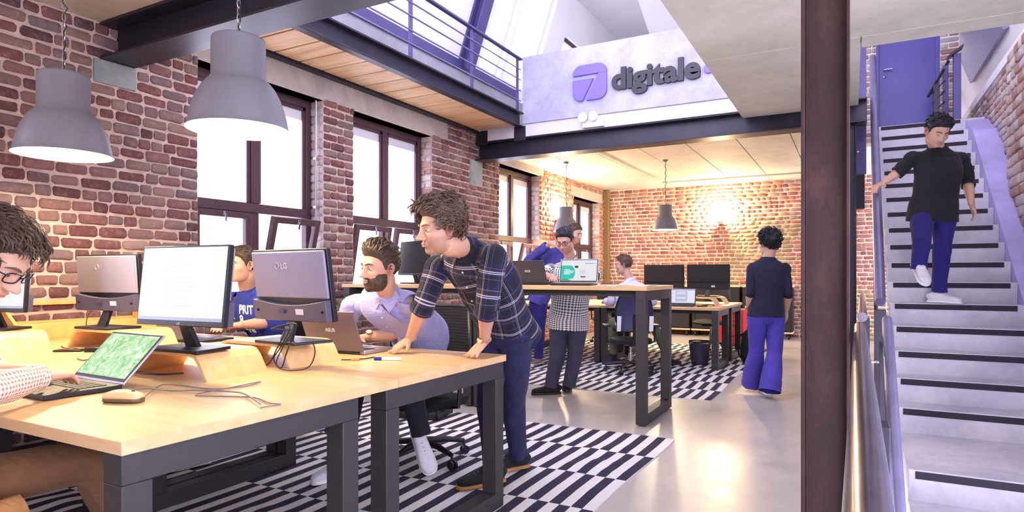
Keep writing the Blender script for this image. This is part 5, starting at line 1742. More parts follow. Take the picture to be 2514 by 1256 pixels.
TOPS = {}
def person(label, J, o):
    """J: joints in metres; o: style"""
    org = tuple(J['root'])
    root = thing('person', label, 'person', org)
    A = {k: np.array(v, float) for k, v in J.items()}
    nk, ch, pl = A['neck'], A['chest'], A['pelvis']
    sL = nrm(A['shL'] - A['shR']); hL = nrm(A['hipL'] - A['hipR'])
    W_, Dp = o.get('w', 1.0), o.get('d', 1.0)
    up = nrm(nk - pl)
    skc = tuple(o['head'].get('skin', SKIN))
    vox = o.get('vox', .006)
    # ---- body core
    core = CMB()
    head_up = np.array(o.get('head_up', (0, 0, 1)), float); hf = nrm(A['face']); hu = nrm(head_up - hf * np.dot(head_up, hf))
    hb = A['head'] - hu * .075 - hf * .028
    loft(core, [(pl, .12, .085, hL), ((pl + ch) / 2, .115, .08, sL), (ch, .13, .09, sL), (nk - up * .09, .10, .06, sL), (nk - up * .03, .06, .055, sL), (nk * .55 + hb * .45, .057, .058, sL), (hb, .055, .06, sL), (hb + hu * .05, .05, .055, sL)], 18, 4)
    for s in ('L', 'R'):
        sh, el, wr = A['sh' + s], A['el' + s], A['wr' + s]
        ax = np.cross(el - sh, wr - el)
        if np.linalg.norm(ax) < 1e-4: ax = np.array([0, 0, 1.0])
        loft(core, limb(nk * .4 + sh * .6 - up * .05, sh - up * .02, ax, [(0, .036), (1, .04)]) + limb(sh, el, ax, [(.3, .043), (.7, .04), (.97, .038)]) + limb(el, wr, ax, [(.12, .042, .041), (.35, .040, .039), (.7, .031, .029), (.97, .0265, .0225)]), 16, 4)
        hd = o.get('hand' + s)
        if hd: hand(core, wr, hd['fwd'], hd['back'], s == 'R', hd.get('curl', .3), hd.get('spread', .1), tc=hd.get('tc', .3), thumb=hd.get('thumb', (.75, .62, -.25)), rest=hd.get('rest'))
        if o.get('legs', True):
            loft(core, limb(A['hip' + s], A['kn' + s], hL, [(0, .06), (.9, .042)]) + limb(A['kn' + s], A['an' + s], hL, [(.1, .042), (.9, .032)]), 14, 3)
    body = remesh(core, vox, 3)
    body.col = [skc] * len(body.v)
    build_head(body, root, org, A['head'], A['face'], hu, o['head'], o.get('seed', 1))
    body.build('body', 'skin', root, origin=org, smooth=70)
    # ---- top
    tp = o['top']
    m = MB(); wr_ = tp.get('wr', .006)
    hem = tp.get('hem', .06)
    bel = o.get('belly', 0.0)
    fr = nrm(np.cross(sL, up))
    rg = [(pl - up * hem, .186 * W_, .140 * Dp, hL), (pl + up * .03, .180 * W_, (.132 + bel) * Dp, hL), (pl * .6 + ch * .4 + fr * bel * .4, .165 * W_, (.120 + bel) * Dp, nrm(hL * .5 + sL * .5)), (pl * .25 + ch * .75, .172 * W_, .124 * Dp, sL), (ch, .178 * W_, .126 * Dp, sL),
          (nk - up * .115, .182 * W_, .114 * Dp, sL), (nk - up * .065, .170 * W_, .096, sL), (nk - up * .032, .128 * W_, .080, sL), (nk - up * .008, .084 * W_, .072, sL), (nk + up * .012, .067, .066, sL)]
    loft(m, rg, 40, 6, wr=wr_, seed=o.get('seed', 1), cap=(False, False), sup=2.35, fv=11)
    for s in ('L', 'R'):
        sh, el, wr = A['sh' + s], A['el' + s], A['wr' + s]
        ax = np.cross(el - sh, wr - el)
        if np.linalg.norm(ax) < 1e-4: ax = np.array([0, 0, 1.0])
        inn = nk * .5 + sh * .5 - up * .05
        ou = nrm(sh - nk + up * np.dot(nk - sh, up))
        ln = tp.get('sleeve', 1.0)       # 0.5 short, 1 elbow, 2 wrist
        g = tp.get('fit', 1.0)
        rings = [(inn, .050 * g, .054 * g, ax), (sh * .8 + inn * .2 - up * .018, .058 * g, .061 * g, ax), (sh + ou * .004 + (el - sh) * .12, .061 * g, .062 * g, ax), (sh * .72 + el * .28, .060 * g, .060 * g, ax), (sh * .45 + el * .55, .058 * g, .058 * g, ax)]
        if ln > .6: rings += [(el * .95 + sh * .05, .054 * g, .055 * g, ax)]
        if ln >= 1.9: rings += [(el * .5 + wr * .5, .048 * g, .047 * g, ax), (el * .06 + wr * .94, .039 * g, .036 * g, ax)]
        elif ln > 1.0: rings += [(el + (wr - el) * (ln - 1.0) * .6, .055 * g, .055 * g, ax), (el + (wr - el) * (ln - 1.0), .056 * g, .055 * g, ax)]
        loft(m, rings, 26, 6, wr=wr_ * .9, seed=o.get('seed', 1) + (3 if s == 'L' else 6), cap=(False, False), fv=18)
        if tp.get('cuff') and 1.0 < ln < 1.9:
            e = rings[-1][0]; d_ = nrm(wr - el)
            loft(m, [(e - d_ * .05, .058 * g, .057 * g, ax), (e - d_ * .02, .061 * g, .06 * g, ax), (e, .060 * g, .059 * g, ax), (e + d_ * .004, .05 * g, .05 * g, ax)], 26, 4, wr=.003, cap=(False, False))
        elif tp.get('cuff'):
            d_ = nrm(wr - el); e = wr - d_ * .01
            loft(m, [(e - d_ * .055, .043 * g, .040 * g, ax), (e - d_ * .02, .042 * g, .039 * g, ax), (e, .041 * g, .038 * g, ax), (e - d_ * .004, .034, .03, ax)], 24, 3, wr=.001, cap=(False, False))
    if tp.get('collar'):
        # stand-up band and two collar leaves
        hn = nrm(hb - nk)
        loft(m, [(nk - up * .006, .075, .075, sL), (nk + hn * .035, .066, .068, sL), (nk + hn * .038, .060, .062, sL), (nk + hn * .02, .058, .060, sL)], 30, 4, cap=(False, False))
        for sgn in (-1, 1):
            b = len(m.v)
            p0 = nk + hn * .033 + sL * sgn * .062 - fr * .01; p1 = nk + hn * .012 + fr * .070 + sL * sgn * .012
            p2 = nk - up * .040 + fr * .094 + sL * sgn * .052; p3 = nk - up * .012 + sL * sgn * .090 + fr * .012
            quad = [p0, p1, p2, p3]
            off = nrm(fr + sL * sgn * .6) * .006
            m.v.extend([tuple(x) for x in quad] + [tuple(x + off) for x in quad])
            for fcs in ((0, 1, 2, 3), (7, 6, 5, 4), (0, 4, 5, 1), (1, 5, 6, 2), (2, 6, 7, 3), (3, 7, 4, 0)):
                m.uv[len(m.f)] = [(.004 + .006 * (k % 2), .004 + .008 * (k // 2)) for k in range(4)]; m.f.append(tuple(b + i for i in fcs)); m.mi.append(0)
    top = m.build(tp.get('name', 'shirt'), tp['mat'], root, origin=org, smooth=75)
    sol = top.modifiers.new('cloth', 'SOLIDIFY'); sol.thickness = .003; sol.offset = -1
    if tp.get('buttons'):
        bvh = BVHTree.FromPolygons([Vector(v) for v in m.v], m.f)
        for k in range(tp['buttons']):
            c = nk - up * (.07 + .085 * k)
            hit = bvh.ray_cast(Vector(c + fr * .4), Vector(-fr))
            if hit[0] is None: continue
            p = hit[0]; n_ = Vector(fr)
            q = MB(); q.tube([tuple(p + n_ * .0005), tuple(p + n_ * .004)], .0055, 10); q.build('button', 'white_plastic', top, origin=org)
    TOPS[label] = (m.v, m.f, top, org, nk, up, fr, sL)
    # ---- trousers
    if o.get('legs', True):
        bt = o['bottom']; m = MB(); wb = bt.get('wr', .006)
        hu_ = nrm(pl - (A['hipL'] + A['hipR']) / 2) if np.linalg.norm(pl - (A['hipL'] + A['hipR']) / 2) > .02 else up
        loft(m, [(pl + up * .07, .146 * W_, .100 * Dp, hL), (pl, .158 * W_, .106 * Dp, hL), ((A['hipL'] + A['hipR']) / 2, .172 * W_, .120 * Dp, hL), ((A['hipL'] + A['hipR']) / 2 - hu_ * .07, .12 * W_, .09, hL)], 30, 4, wr=wb * .6, seed=2, sup=2.4)
        wide = bt.get('wide', 1.0); fl = bt.get('flare', 1.0)
        for s in ('L', 'R'):
            hp, kn, an = A['hip' + s], A['kn' + s], A['an' + s]
            hem_ = bt.get('hemt', .97)
            loft(m, limb(hp, kn, hL, [(-.02, .092 * wide, .105 * wide), (.3, .086 * wide, .094 * wide), (.65, .074 * wide, .08 * wide), (.95, .066 * wide, .069 * wide)]) + limb(kn, an, hL, [(.2, .063 * wide * (1 + (fl - 1) * .3), .066 * wide * (1 + (fl - 1) * .3)), (.55, .059 * wide * (1 + (fl - 1) * .7), .062 * wide * (1 + (fl - 1) * .7)), (.85, .056 * wide * fl, .06 * wide * fl), (hem_, .058 * wide * fl, .063 * wide * fl)]),
                 26, 7, wr=wb, seed=o.get('seed', 1) + (1 if s == 'L' else 9), fv=13, cap=(True, False), wmask=lambda t_: .5 + .9 * max(0, 1 - abs(t_ - .5) * 6) + 1.0 * max(0, t_ - .7) * 3)
        tr_ = m.build('trousers', bt['mat'], root, origin=org, smooth=75)
        if bt.get('belt'):
            m = MB(); loft(m, [(pl + up * .045, .168 * W_, .121 * Dp, hL), (pl + up * .08, .166 * W_, .118 * Dp, hL)], 30, 3, cap=(False, False), sup=2.4); m.build('belt', bt['belt'], tr_, origin=org)
        for s in ('L', 'R'):
            so_ = o.get('shoe' + s)
            if so_: shoe(root, org, so_['at'], so_['dir'], so_['mat'], so_.get('sole', 'white_rubber'), so_.get('up', (0, 0, 1)), so_.get('size', 1.0), so_.get('laces'), so_.get('high', 0))
            if o.get('socks'):
                an = A['an' + s]; kn = A['kn' + s]
                m = MB(); loft(m, [(an + (kn - an) * .3, .045, .045, hL), (an + (kn - an) * .02, .040, .042, hL), (an - nrm(kn - an) * .05, .036, .038, hL)], 16, 3); m.build('sock', o['socks'], root, origin=org, smooth=60)
    if o.get('watch'):
        s = o['watch']; el, wr = A['el' + s], A['wr' + s]; d_ = nrm(wr - el)
        side = nrm(np.cross(d_, o.get('watch_dir', (0, 0, 1))))
        m = MB(); e = wr - d_ * .02
        loft(m, [(e - d_ * .009, .0295, .0265, side), (e, .031, .028, side), (e + d_ * .009, .0295, .0265, side)], 20, 2, cap=(False, False))
        wt = m.build('watch', 'leather_tan', root, origin=org, smooth=60)
        wd_ = nrm(np.array(o.get('watch_dir', (0, 0, 1)), float) - d_ * np.dot(o.get('watch_dir', (0, 0, 1)), d_))
        m = MB(); c = e + wd_ * .026; m.tube([tuple(c), tuple(c + wd_ * .008)], .019, 20); m.build('case', 'gold', wt, origin=org)
        m = MB(); m.tube([tuple(c + wd_ * .0075), tuple(c + wd_ * .0088)], .0165, 20); m.build('dial', 'watch_face', wt, origin=org)
    return root

# ------------------------------------------------------------------ people
# man in the plaid shirt
person('standing man in a dark plaid shirt and jeans leaning on the desk with both hands', dict(root=(-1.82, 3.15, 0.011), head=(-1.712, 2.451, 1.421), face=(-0.456, -0.838, -0.16), neck=(-1.681, 2.638, 1.335), chest=(-1.654, 2.789, 1.169), pelvis=(-1.693, 3.064, 0.921), shL=(-1.49, 2.582, 1.302), shR=(-1.871, 2.672, 1.261), elL=(-1.531, 2.583, 1.058), wrL=(-1.625, 2.714, 0.867), elR=(-1.912, 2.604, 1.065), wrR=(-2.06, 2.672, 0.862), hipL=(-1.613, 3.035, 0.871), hipR=(-1.773, 3.093, 0.871), knR=(-1.768, 3.0, 0.502), knL=(-1.74, 3.243, 0.426), anR=(-1.794, 3.1, 0.099), anL=(-1.794, 3.396, 0.099)),
    dict(seed=3, vox=.0048, w=1.0, d=1.0, head_up=(0.1, 0.1, 1), watch='L', watch_dir=(-0.059, -0.942, 0.3),
         head=dict(skin=(0.53, 0.30, 0.21), stubble=.5, haircol=(.16, .085, .05), nose=1.1, gaze=(0, 1, -.1), hair=dict(mat='hair_brown', side=.016, top=.034, quiff=.012, back=.014, locks=750, sweep=(.1, .6, .1), mess=.6, len=.05, lift=.4, curl=.005, amp=.35, lr=.6)),
         top=dict(mat='plaid', sleeve=1.22, cuff=True, collar=True, buttons=6, wr=.009, hem=.09, fit=1.05), bottom=dict(mat='jeans_blue', belt='leather_tan', wr=.008),
         handL=dict(fwd=(-0.222, -0.745, -0.55), back=(-0.145, -0.363, 0.9), curl=[.22, .2, .22, .26], spread=.16, tc=.2, rest=.79), handR=dict(fwd=(-0.379, -0.603, -0.45), back=(-0.125, -0.295, 0.95), curl=[.16, .18, .2, .3], spread=.2, tc=.2, rest=.79),
         shoeR=dict(at=(-1.815, 3.102, 0.012), dir=(-0.519, -0.849, 0.0), mat='leather_black', sole='leather_tan', laces='cable_grey', high=.012, size=1.08), shoeL=dict(at=(-1.818, 3.41, 0.012), dir=(-0.578, -0.824, 0.0), mat='leather_black', sole='leather_tan', laces='cable_grey', high=.012, size=1.08)))

# bearded man at the desk
person('seated bearded man in a lilac shirt working at a silver laptop', dict(root=(-2.42, 3.28, 0.011), head=(-2.193, 2.588, 1.241), face=(-0.238, -0.947, -0.1), neck=(-2.237, 2.701, 1.095), chest=(-2.29, 3.06, 0.86), pelvis=(-2.42, 3.25, 0.6), shL=(-2.083, 2.716, 1.067), shR=(-2.487, 2.725, 1.049), elL=(-2.284, 2.88, 0.872), wrL=(-2.421, 2.738, 0.85), elR=(-2.614, 2.747, 0.875), wrR=(-2.482, 2.705, 0.857), hipL=(-2.33, 3.241, 0.56), hipR=(-2.51, 3.259, 0.56), knL=(-2.22, 2.88, 0.56), anL=(-2.177, 2.938, 0.284), knR=(-2.62, 2.87, 0.545), anR=(-2.67, 2.8, 0.09)),
    dict(seed=5, vox=.0048, w=1.02, head_up=(.06, 0, 1), watch='L', watch_dir=(.1, -.5, .8),
         head=dict(skin=(0.54, 0.32, 0.23), stubble=.5, beard=.010, haircol=(.045, .028, .02), gaze=(-.1, 1, -.05), hair=dict(mat='hair_mid', side=.007, top=.022, quiff=.016, locks=300, sweep=(.35, -.75, .15), mess=.25, len=.05, lift=.3, amp=.15)),
         top=dict(mat='shirt_lilac', sleeve=1.12, cuff=True, collar=True, buttons=4, wr=.009, hem=.05), bottom=dict(mat='trousers_navy'),
         handL=dict(fwd=(-.75, -.6, -.15), back=(-.1, 0, 1), curl=.3, rest=.812), handR=dict(fwd=(.6, -.75, -.15), back=(.1, 0, 1), curl=.3, rest=.812),
         shoeR=dict(at=(-2.675, 2.80, .012), dir=(-.05, -1, 0), mat='canvas_white', laces='cable_grey', size=1.05), shoeL=dict(at=(-2.214, 2.964, 0.236), dir=(0.466, -0.146, -0.72), up=(0.604, -0.697, 0.35), mat='canvas_white', laces='cable_grey', size=1.05)))

# young man typing at the near end
person('seated young man with glasses and brown checked shirt typing on the leafy laptop', dict(root=(-2.5, 0.5, 0.0), head=(-2.191, 0.884, 1.255), face=(0.613, 0.422, -0.62), neck=(-2.44, 0.74, 1.1), chest=(-2.5, 0.62, 0.88), pelvis=(-2.55, 0.42, 0.6), shR=(-2.28, 0.66, 1.05), shL=(-2.66, 0.74, 1.05), elR=(-2.14, 0.8, 0.875), wrR=(-2.335, 1.075, 0.866), elL=(-2.8, 0.86, 0.88), wrL=(-2.62, 1.1, 0.868), hipL=(-2.639, 0.431, 0.56), hipR=(-2.461, 0.409, 0.56), knR=(-2.24, 1.2, 0.575), anR=(-2.25, 1.36, 0.1), knL=(-2.7, 0.98, 0.55), anL=(-2.76, 1.2, 0.1)),
    dict(seed=8, vox=.0042, w=.95, head_up=(.45, .3, 1),
         head=dict(skin=(0.56, 0.34, 0.24), glasses=True, haircol=(.06, .04, .03), nose=1.05, gaze=(0, 1, -.2), hair=dict(mat='hair_mid', side=.012, top=.018, quiff=.014, back=.006, locks=600, sweep=(0, .9, -.1), mess=.45, len=.05, lift=.3, curl=.004, amp=.3, lr=.6)),
         top=dict(mat='gingham_brown', sleeve=2, cuff=True, collar=True, wr=.010, hem=.05, fit=1.08), bottom=dict(mat='trousers_brown', wr=.010),
         handR=dict(fwd=(-.25, .9, -.05), back=(0, .1, 1), curl=[.42, .45, .45, .45], spread=.12, rest=.812), handL=dict(fwd=(.3, .9, -.05), back=(0, .1, 1), curl=[.42, .45, .45, .45], spread=.12, rest=.812),
         shoeR=dict(at=(-2.25, 1.34, .012), dir=(0, 1, 0), mat='suede_brown'), shoeL=dict(at=(-2.76, 1.18, .012), dir=(0, 1, 0), mat='suede_brown')))

# man in the blue T-shirt
person('seated man in a printed blue T-shirt behind the lit white monitor', dict(root=(-3.72, 3.3, 0.011), head=(-3.771, 2.986, 1.272), face=(-0.094, -0.983, -0.06), neck=(-3.834, 3.077, 1.092), chest=(-3.68, 3.12, 0.9), pelvis=(-3.72, 3.27, 0.6), shL=(-3.65, 3.097, 1.035), shR=(-4.098, 3.082, 1.028), elL=(-3.592, 3.037, 0.868), wrL=(-3.639, 2.853, 0.865), elR=(-4.118, 3.003, 0.852), wrR=(-3.799, 2.857, 0.859), hipL=(-3.63, 3.266, 0.56), hipR=(-3.81, 3.274, 0.56), knL=(-3.55, 2.85, 0.55), anL=(-3.6, 2.55, 0.1), knR=(-3.9, 2.87, 0.55), anR=(-3.9, 2.6, 0.1)),
    dict(seed=11, vox=.0055, w=1.05, head=dict(skin=(0.56, 0.33, 0.24), haircol=(.05, .04, .035), stubble=.1, hair=dict(mat='hair_mid', side=.006, top=.016, quiff=.006, locks=160, sweep=(0, .5, .3), mess=.5, len=.025, amp=.2)),
         top=dict(mat='tshirt_blue', name='t_shirt', sleeve=.5, wr=.007, hem=.05, fit=1.15), bottom=dict(mat='jeans_dark'),
         handL=dict(fwd=(-.8, -.5, -.1), back=(0, 0, 1), curl=.3, rest=.812), handR=dict(fwd=(.5, -.8, -.1), back=(0, 0, 1), curl=.3, rest=.812),
         shoeL=dict(at=(-3.60, 2.52, .012), dir=(-.25, -1, 0), mat='suede_brown'), shoeR=dict(at=(-3.9, 2.6, .012), dir=(0, -1, 0), mat='suede_brown')))

# man in the blue sweater
person('man in a violet blue sweater raising a hand behind the man with glasses', dict(root=(-3.7, 7.4, 0.011), head=(-3.157, 7.558, 1.733), face=(0.861, -0.33, -0.2), neck=(-3.335, 7.519, 1.534), chest=(-3.466, 7.448, 1.28), pelvis=(-3.597, 7.377, 0.882), shL=(-3.183, 7.431, 1.424), shR=(-3.691, 7.497, 1.454), elR=(-3.682, 7.24, 1.384), wrR=(-3.364, 7.253, 1.608), elL=(-3.099, 7.419, 1.122), wrL=(-3.134, 7.343, 0.891), hipL=(-3.546, 7.309, 0.832), hipR=(-3.648, 7.445, 0.832), knL=(-3.539, 7.295, 0.466), anL=(-3.575, 7.332, 0.119), knR=(-3.694, 7.382, 0.452), anR=(-3.759, 7.346, 0.095)),
    dict(seed=13, vox=.0065, head=dict(fine=False, skin=(0.56, 0.34, 0.24), haircol=(.2, .13, .08), hair=dict(mat='hair_brown', side=.008, top=.02, locks=120, sweep=(0, .5, .3), len=.03)),
         top=dict(mat='sweater_blue', name='sweater', sleeve=1.85, wr=.010, hem=.06, fit=1.1), bottom=dict(mat='jeans_violet', wr=.009),
         handR=dict(fwd=(0.887, 0.252, -0.25), back=(0.516, -0.744, 0.3), curl=.2, spread=.25), handL=dict(fwd=(0, -.3, -1), back=(.6, -.6, 0), curl=.3),
         shoeR=dict(at=(-3.802, 7.429, 0.012), dir=(-0.466, -0.82, 0.0), mat='shoe_grey'), shoeL=dict(at=(-3.693, 7.575, 0.012), dir=(-0.059, -0.942, 0.0), mat='shoe_grey')))

# man with glasses
person('standing man with glasses and a black gingham shirt behind the standing desk', dict(root=(-2.5, 5.98, 0.0), head=(-2.511, 5.759, 1.544), face=(0.011, -0.903, -0.42), neck=(-2.5, 5.878, 1.344), chest=(-2.5, 5.878, 1.097), pelvis=(-2.545, 5.922, 0.755), shL=(-2.333, 5.946, 1.245), shR=(-2.675, 5.807, 1.254), elL=(-2.268, 5.981, 1.196), wrL=(-2.229, 5.616, 1.177), elR=(-2.739, 5.749, 1.196), wrR=(-2.495, 5.472, 1.177), hipL=(-2.459, 5.947, 0.695), hipR=(-2.631, 5.897, 0.695), knL=(-2.464, 5.898, 0.406), anL=(-2.53, 5.908, 0.069), knR=(-2.615, 5.794, 0.392), anR=(-2.689, 5.799, 0.064)),
    dict(seed=17, vox=.0062, w=1.16, d=1.15, belly=.02, head=dict(skin=(0.54, 0.31, 0.24), glasses=True, stubble=.25, haircol=(.02, .018, .02), jaw=1.12, gaze=(0, 1, -.35), lids=.5, hair=dict(mat='hair_dark', side=.008, top=.022, quiff=.008, locks=180, sweep=(.4, -.7, .1), mess=.3, len=.035, lift=.2)),
         top=dict(mat='gingham_black', sleeve=1.2, cuff=True, collar=True, wr=.010, hem=.10, fit=1.15), bottom=dict(mat='trousers_slate', wr=.011, wide=1.18),
         handL=dict(fwd=(-.3, -.95, -.1), back=(0, 0, 1), curl=.35, rest=1.133), handR=dict(fwd=(.3, -.95, -.1), back=(0, 0, 1), curl=.35, rest=1.133),
         shoeR=dict(at=(-2.671, 5.799, 0.0), dir=(-0.758, -0.637, 0.0), mat='leather_black', sole='black_plastic', size=1.1, laces='cable'), shoeL=dict(at=(-2.633, 6.104, 0.012), dir=(0.344, -0.951, 0.0), mat='leather_black', sole='black_plastic', size=1.08, laces='cable')))

# man in the white shirt
person('seated man in a white shirt seen from behind at the rear desk', dict(root=(-2.4, 7.5, 0.011), head=(-2.557, 7.712, 1.329), face=(-0.937, -0.222, -0.08), neck=(-2.456, 7.698, 1.113), chest=(-2.418, 7.628, 0.829), pelvis=(-2.381, 7.511, 0.624), shL=(-2.641, 7.689, 1.029), shR=(-2.286, 7.813, 1.03), elL=(-2.725, 7.712, 0.85), wrL=(-2.89, 7.986, 0.852), elR=(-2.245, 7.926, 0.851), wrR=(-2.489, 8.204, 0.852), hipL=(-2.46, 7.468, 0.594), hipR=(-2.302, 7.554, 0.594), knL=(-2.687, 7.665, 0.593), anL=(-2.655, 7.636, 0.141), knR=(-2.245, 7.926, 0.591), anR=(-2.091, 8.1, 0.144)),
    dict(seed=19, vox=.0065, w=1.08, socks='sock_navy', head=dict(fine=False, skin=(0.54, 0.32, 0.24), haircol=(.12, .07, .04), hair=dict(mat='hair_brown', side=.007, top=.016, quiff=.008, locks=120, sweep=(0, .5, .2), len=.03, low=-.01)),
         top=dict(mat='shirt_white', sleeve=2, cuff=True, collar=True, wr=.012, hem=.05, fit=1.1), bottom=dict(mat='trousers_olive', hemt=.86, wide=.95),
         handL=dict(fwd=(-.5, .8, -.1), back=(0, 0, 1), curl=.3, rest=.79), handR=dict(fwd=(-.5, .8, -.1), back=(0, 0, 1), curl=.3, rest=.79),
         shoeL=dict(at=(-2.732, 7.922, 0.012), dir=(-0.717, -0.672, 0.0), mat='shoe_blue'), shoeR=dict(at=(-2.188, 8.389, 0.012), dir=(0.802, 0.093, 0.0), mat='leather_black', sole='black_plastic')))

# woman walking away
person('woman with curly dark hair and wide violet trousers walking towards the back', dict(root=(-0.78, 6.55, 0.0), head=(-0.74, 6.762, 1.51), face=(-0.677, 0.726, -0.05), neck=(-0.738, 6.74, 1.367), chest=(-0.741, 6.738, 1.131), pelvis=(-0.759, 6.729, 0.846), shL=(-0.877, 6.688, 1.298), shR=(-0.593, 6.796, 1.297), elL=(-0.892, 6.634, 1.026), wrL=(-0.918, 6.711, 0.859), elR=(-0.556, 6.748, 1.019), wrR=(-0.582, 6.847, 0.845), hipL=(-0.834, 6.689, 0.786), hipR=(-0.684, 6.769, 0.786), knL=(-0.85, 6.748, 0.433), anL=(-0.909, 6.875, 0.097), knR=(-0.674, 6.706, 0.423), anR=(-0.705, 6.576, 0.091)),
    dict(seed=23, vox=.0062, w=.94, head=dict(fine=False, size=.95, skin=(0.50, 0.30, 0.23), haircol=(.02, .018, .02), hair=dict(mat='hair_black', side=.020, top=.030, back=.016, locks=420, sweep=(0, -.5, .4), mess=1.0, len=.045, lift=.6, curl=.012, amp=.5, bun=(.045, -.05, .115))),
         top=dict(mat='sweater_navy', name='sweater', sleeve=1.05, wr=.007, hem=.055, fit=.86), bottom=dict(mat='trousers_violet', wr=.008, wide=1.06, flare=1.7, hemt=1.06),
         handL=dict(fwd=(0, .2, -1), back=(-.9, 0, .1), curl=.35), handR=dict(fwd=(0, .2, -1), back=(.9, 0, .1), curl=.35), watch='L', watch_dir=(-1, -.3, 0),
         shoeL=dict(at=(-0.967, 7.312, 0.0), dir=(-0.564, 0.832, 0.0), mat='leather_black', size=.92), shoeR=dict(at=(-0.751, 6.787, 0.0), dir=(-0.432, 0.903, 0.0), mat='leather_black', size=.92)))

# man on the stairs
person('man in a black sweater and blue jeans coming down the concrete stairs', dict(root=(0.62, 6.5, 0.96), head=(0.628, 6.319, 2.402), face=(0.275, -0.761, -0.58), neck=(0.645, 6.465, 2.283), chest=(0.642, 6.463, 2.06), pelvis=(0.613, 6.493, 1.772), shL=(0.82, 6.582, 2.217), shR=(0.463, 6.389, 2.217), elL=(0.875, 6.635, 2.003), wrL=(0.883, 6.503, 1.793), elR=(0.362, 6.391, 2.1), wrR=(0.237, 6.381, 2.005), hipL=(0.696, 6.51, 1.712), hipR=(0.53, 6.476, 1.712), knR=(0.504, 6.207, 1.453), anR=(0.488, 6.221, 1.244), knL=(0.673, 6.457, 1.439), anL=(0.659, 6.518, 1.049)),
    dict(seed=29, vox=.006, w=1.04, head_up=(.1, 0, 1), head=dict(skin=(0.54, 0.33, 0.24), stubble=.15, haircol=(.015, .014, .02), gaze=(0, 1, -.5), lids=.55, hair=dict(mat='hair_black', side=.010, top=.028, quiff=.012, locks=220, sweep=(.5, .4, .1), mess=.4, len=.04, lift=.25)),
         top=dict(mat='sweater_black', name='sweater', sleeve=1.2, wr=.010, hem=.11, fit=.98), bottom=dict(mat='jeans_violet', wr=.009),
         handL=dict(fwd=(0.21, -0.284, -0.95), back=(0.89, 0.14, 0.2), curl=.35), handR=dict(fwd=(-0.565, -0.533, -0.35), back=(-0.213, -0.342, 0.9), curl=[.55, .55, .6, .6], spread=.05, tc=.5),
         shoeR=dict(at=(0.478, 6.238, 1.237), dir=(0.237, -0.69, -0.62), up=(0.207, -0.593, 0.78), mat='canvas_white', size=1.0), shoeL=dict(at=(0.647, 6.511, 0.961), dir=(0.648, -0.673, 0.0), mat='canvas_white', laces='cable_grey', size=1.05)))

# ------------------------------------------------------------------ small things
def cable(pts, r, mat, label, name='cable', group=None, sub=8, flat=False):
    c = catmull([p for p in pts], sub)
    if flat is not False: c[:, 2] = np.maximum(c[:, 2], flat + r * 1.02)
    m = MB(); m.tube([tuple(x) for x in c], r, 6)
    return tag(m.build(name, mat), label, 'cable', group)
DZ = .79
# mouse
def make_mouse(loc, rz, label):
    t = thing('computer_mouse', label, 'mouse', loc, rz)
    m = MB(); loft(m, [(np.array((x, 0, z)), w_, h_, (0, 1, 0)) for x, w_, h_, z in ((-.062, .012, .008, .012), (-.055, .026, .014, .017), (-.02, .031, .019, .021), (.02, .030, .018, .020), (.05, .026, .013, .016), (.062, .012, .006, .013))], 20, 4)
    m.v = [(a, b, max(c, .011)) for a, b, c in m.v]; m.build('shell', 'beige_plastic', t, smooth=60)
    m = MB(); loft(m, [(np.array((x, 0, .009)), w_ * 1.02, .0085, (0, 1, 0)) for x, w_ in ((-.063, .012), (-.055, .027), (-.02, .032), (.02, .031), (.05, .027), (.063, .012))], 20, 3, sup=3)
    m.build('underside', 'beige_dark', t, smooth=60)
    m = MB(); m.tube([(.03, -.003, .033), (.03, .003, .033)], .006, 12); m.build('wheel', 'black_plastic', t)
    return t
make_mouse((-2.073, 1.195, 0.790), R(22), 'beige computer mouse near the front corner of the desk')
cable([(-2.046, 1.244, 0.800), (-2.212, 1.406, 0.800), (-2.180, 1.456, 0.795), (-2.008, 1.464, 0.795), (-1.948, 1.553, 0.795), (-1.973, 1.645, 0.797), (-1.962, 1.513, 0.797), (-1.960, 1.368, 0.795), (-1.862, 1.388, 0.795), (-1.748, 1.426, 0.795), (-1.630, 1.391, 0.795), (-1.578, 1.391, 0.795), (-1.592, 1.328, 0.795)], .0024, 'cable_grey', 'thin grey mouse cable looping across the desk', flat=DZ)
cable([(-2.205, 1.281, 0.801), (-2.192, 1.341, 0.801), (-2.072, 1.353, 0.801), (-2.004, 1.398, 0.801), (-1.885, 1.437, 0.801), (-1.798, 1.433, 0.801), (-1.606, 1.340, 0.802)], .0026, 'cable_grey', 'second grey cable from the leafy laptop across the desk', flat=DZ)
# cables at the big grey monitor
cable([(-2.25, 2.008, .955), (-2.24, 1.925, .965), (-2.118, 1.918, 0.982), (-2.172, 1.918, 0.892), (-2.217, 1.918, 0.836), (-2.172, 1.918, 0.799), (-2.142, 1.918, 0.858), (-2.108, 1.918, 0.927)], .003, 'cable', 'black video cable looping down from the big grey monitor', flat=DZ)
cable([(-2.20, 2.008, .955), (-2.24, 1.925, .965), (-2.079, 1.918, 0.992), (-2.152, 1.918, 0.902), (-2.187, 1.905, 0.817), (-2.115, 1.900, 0.796), (-2.011, 1.915, 0.812), (-1.972, 1.918, 0.872), (-1.984, 1.918, 0.922)], .0028, 'cable', 'black power cable hanging beside the big grey monitor', flat=DZ)
cable([(-2.29, 2.008, .955), (-2.24, 1.925, .965), (-2.147, 1.918, 0.967), (-2.197, 1.918, 0.882), (-2.257, 1.915, 0.807), (-2.363, 1.905, 0.810), (-2.492, 1.900, 0.812)], .003, 'cable', 'black cable running behind the lit monitor', flat=DZ)
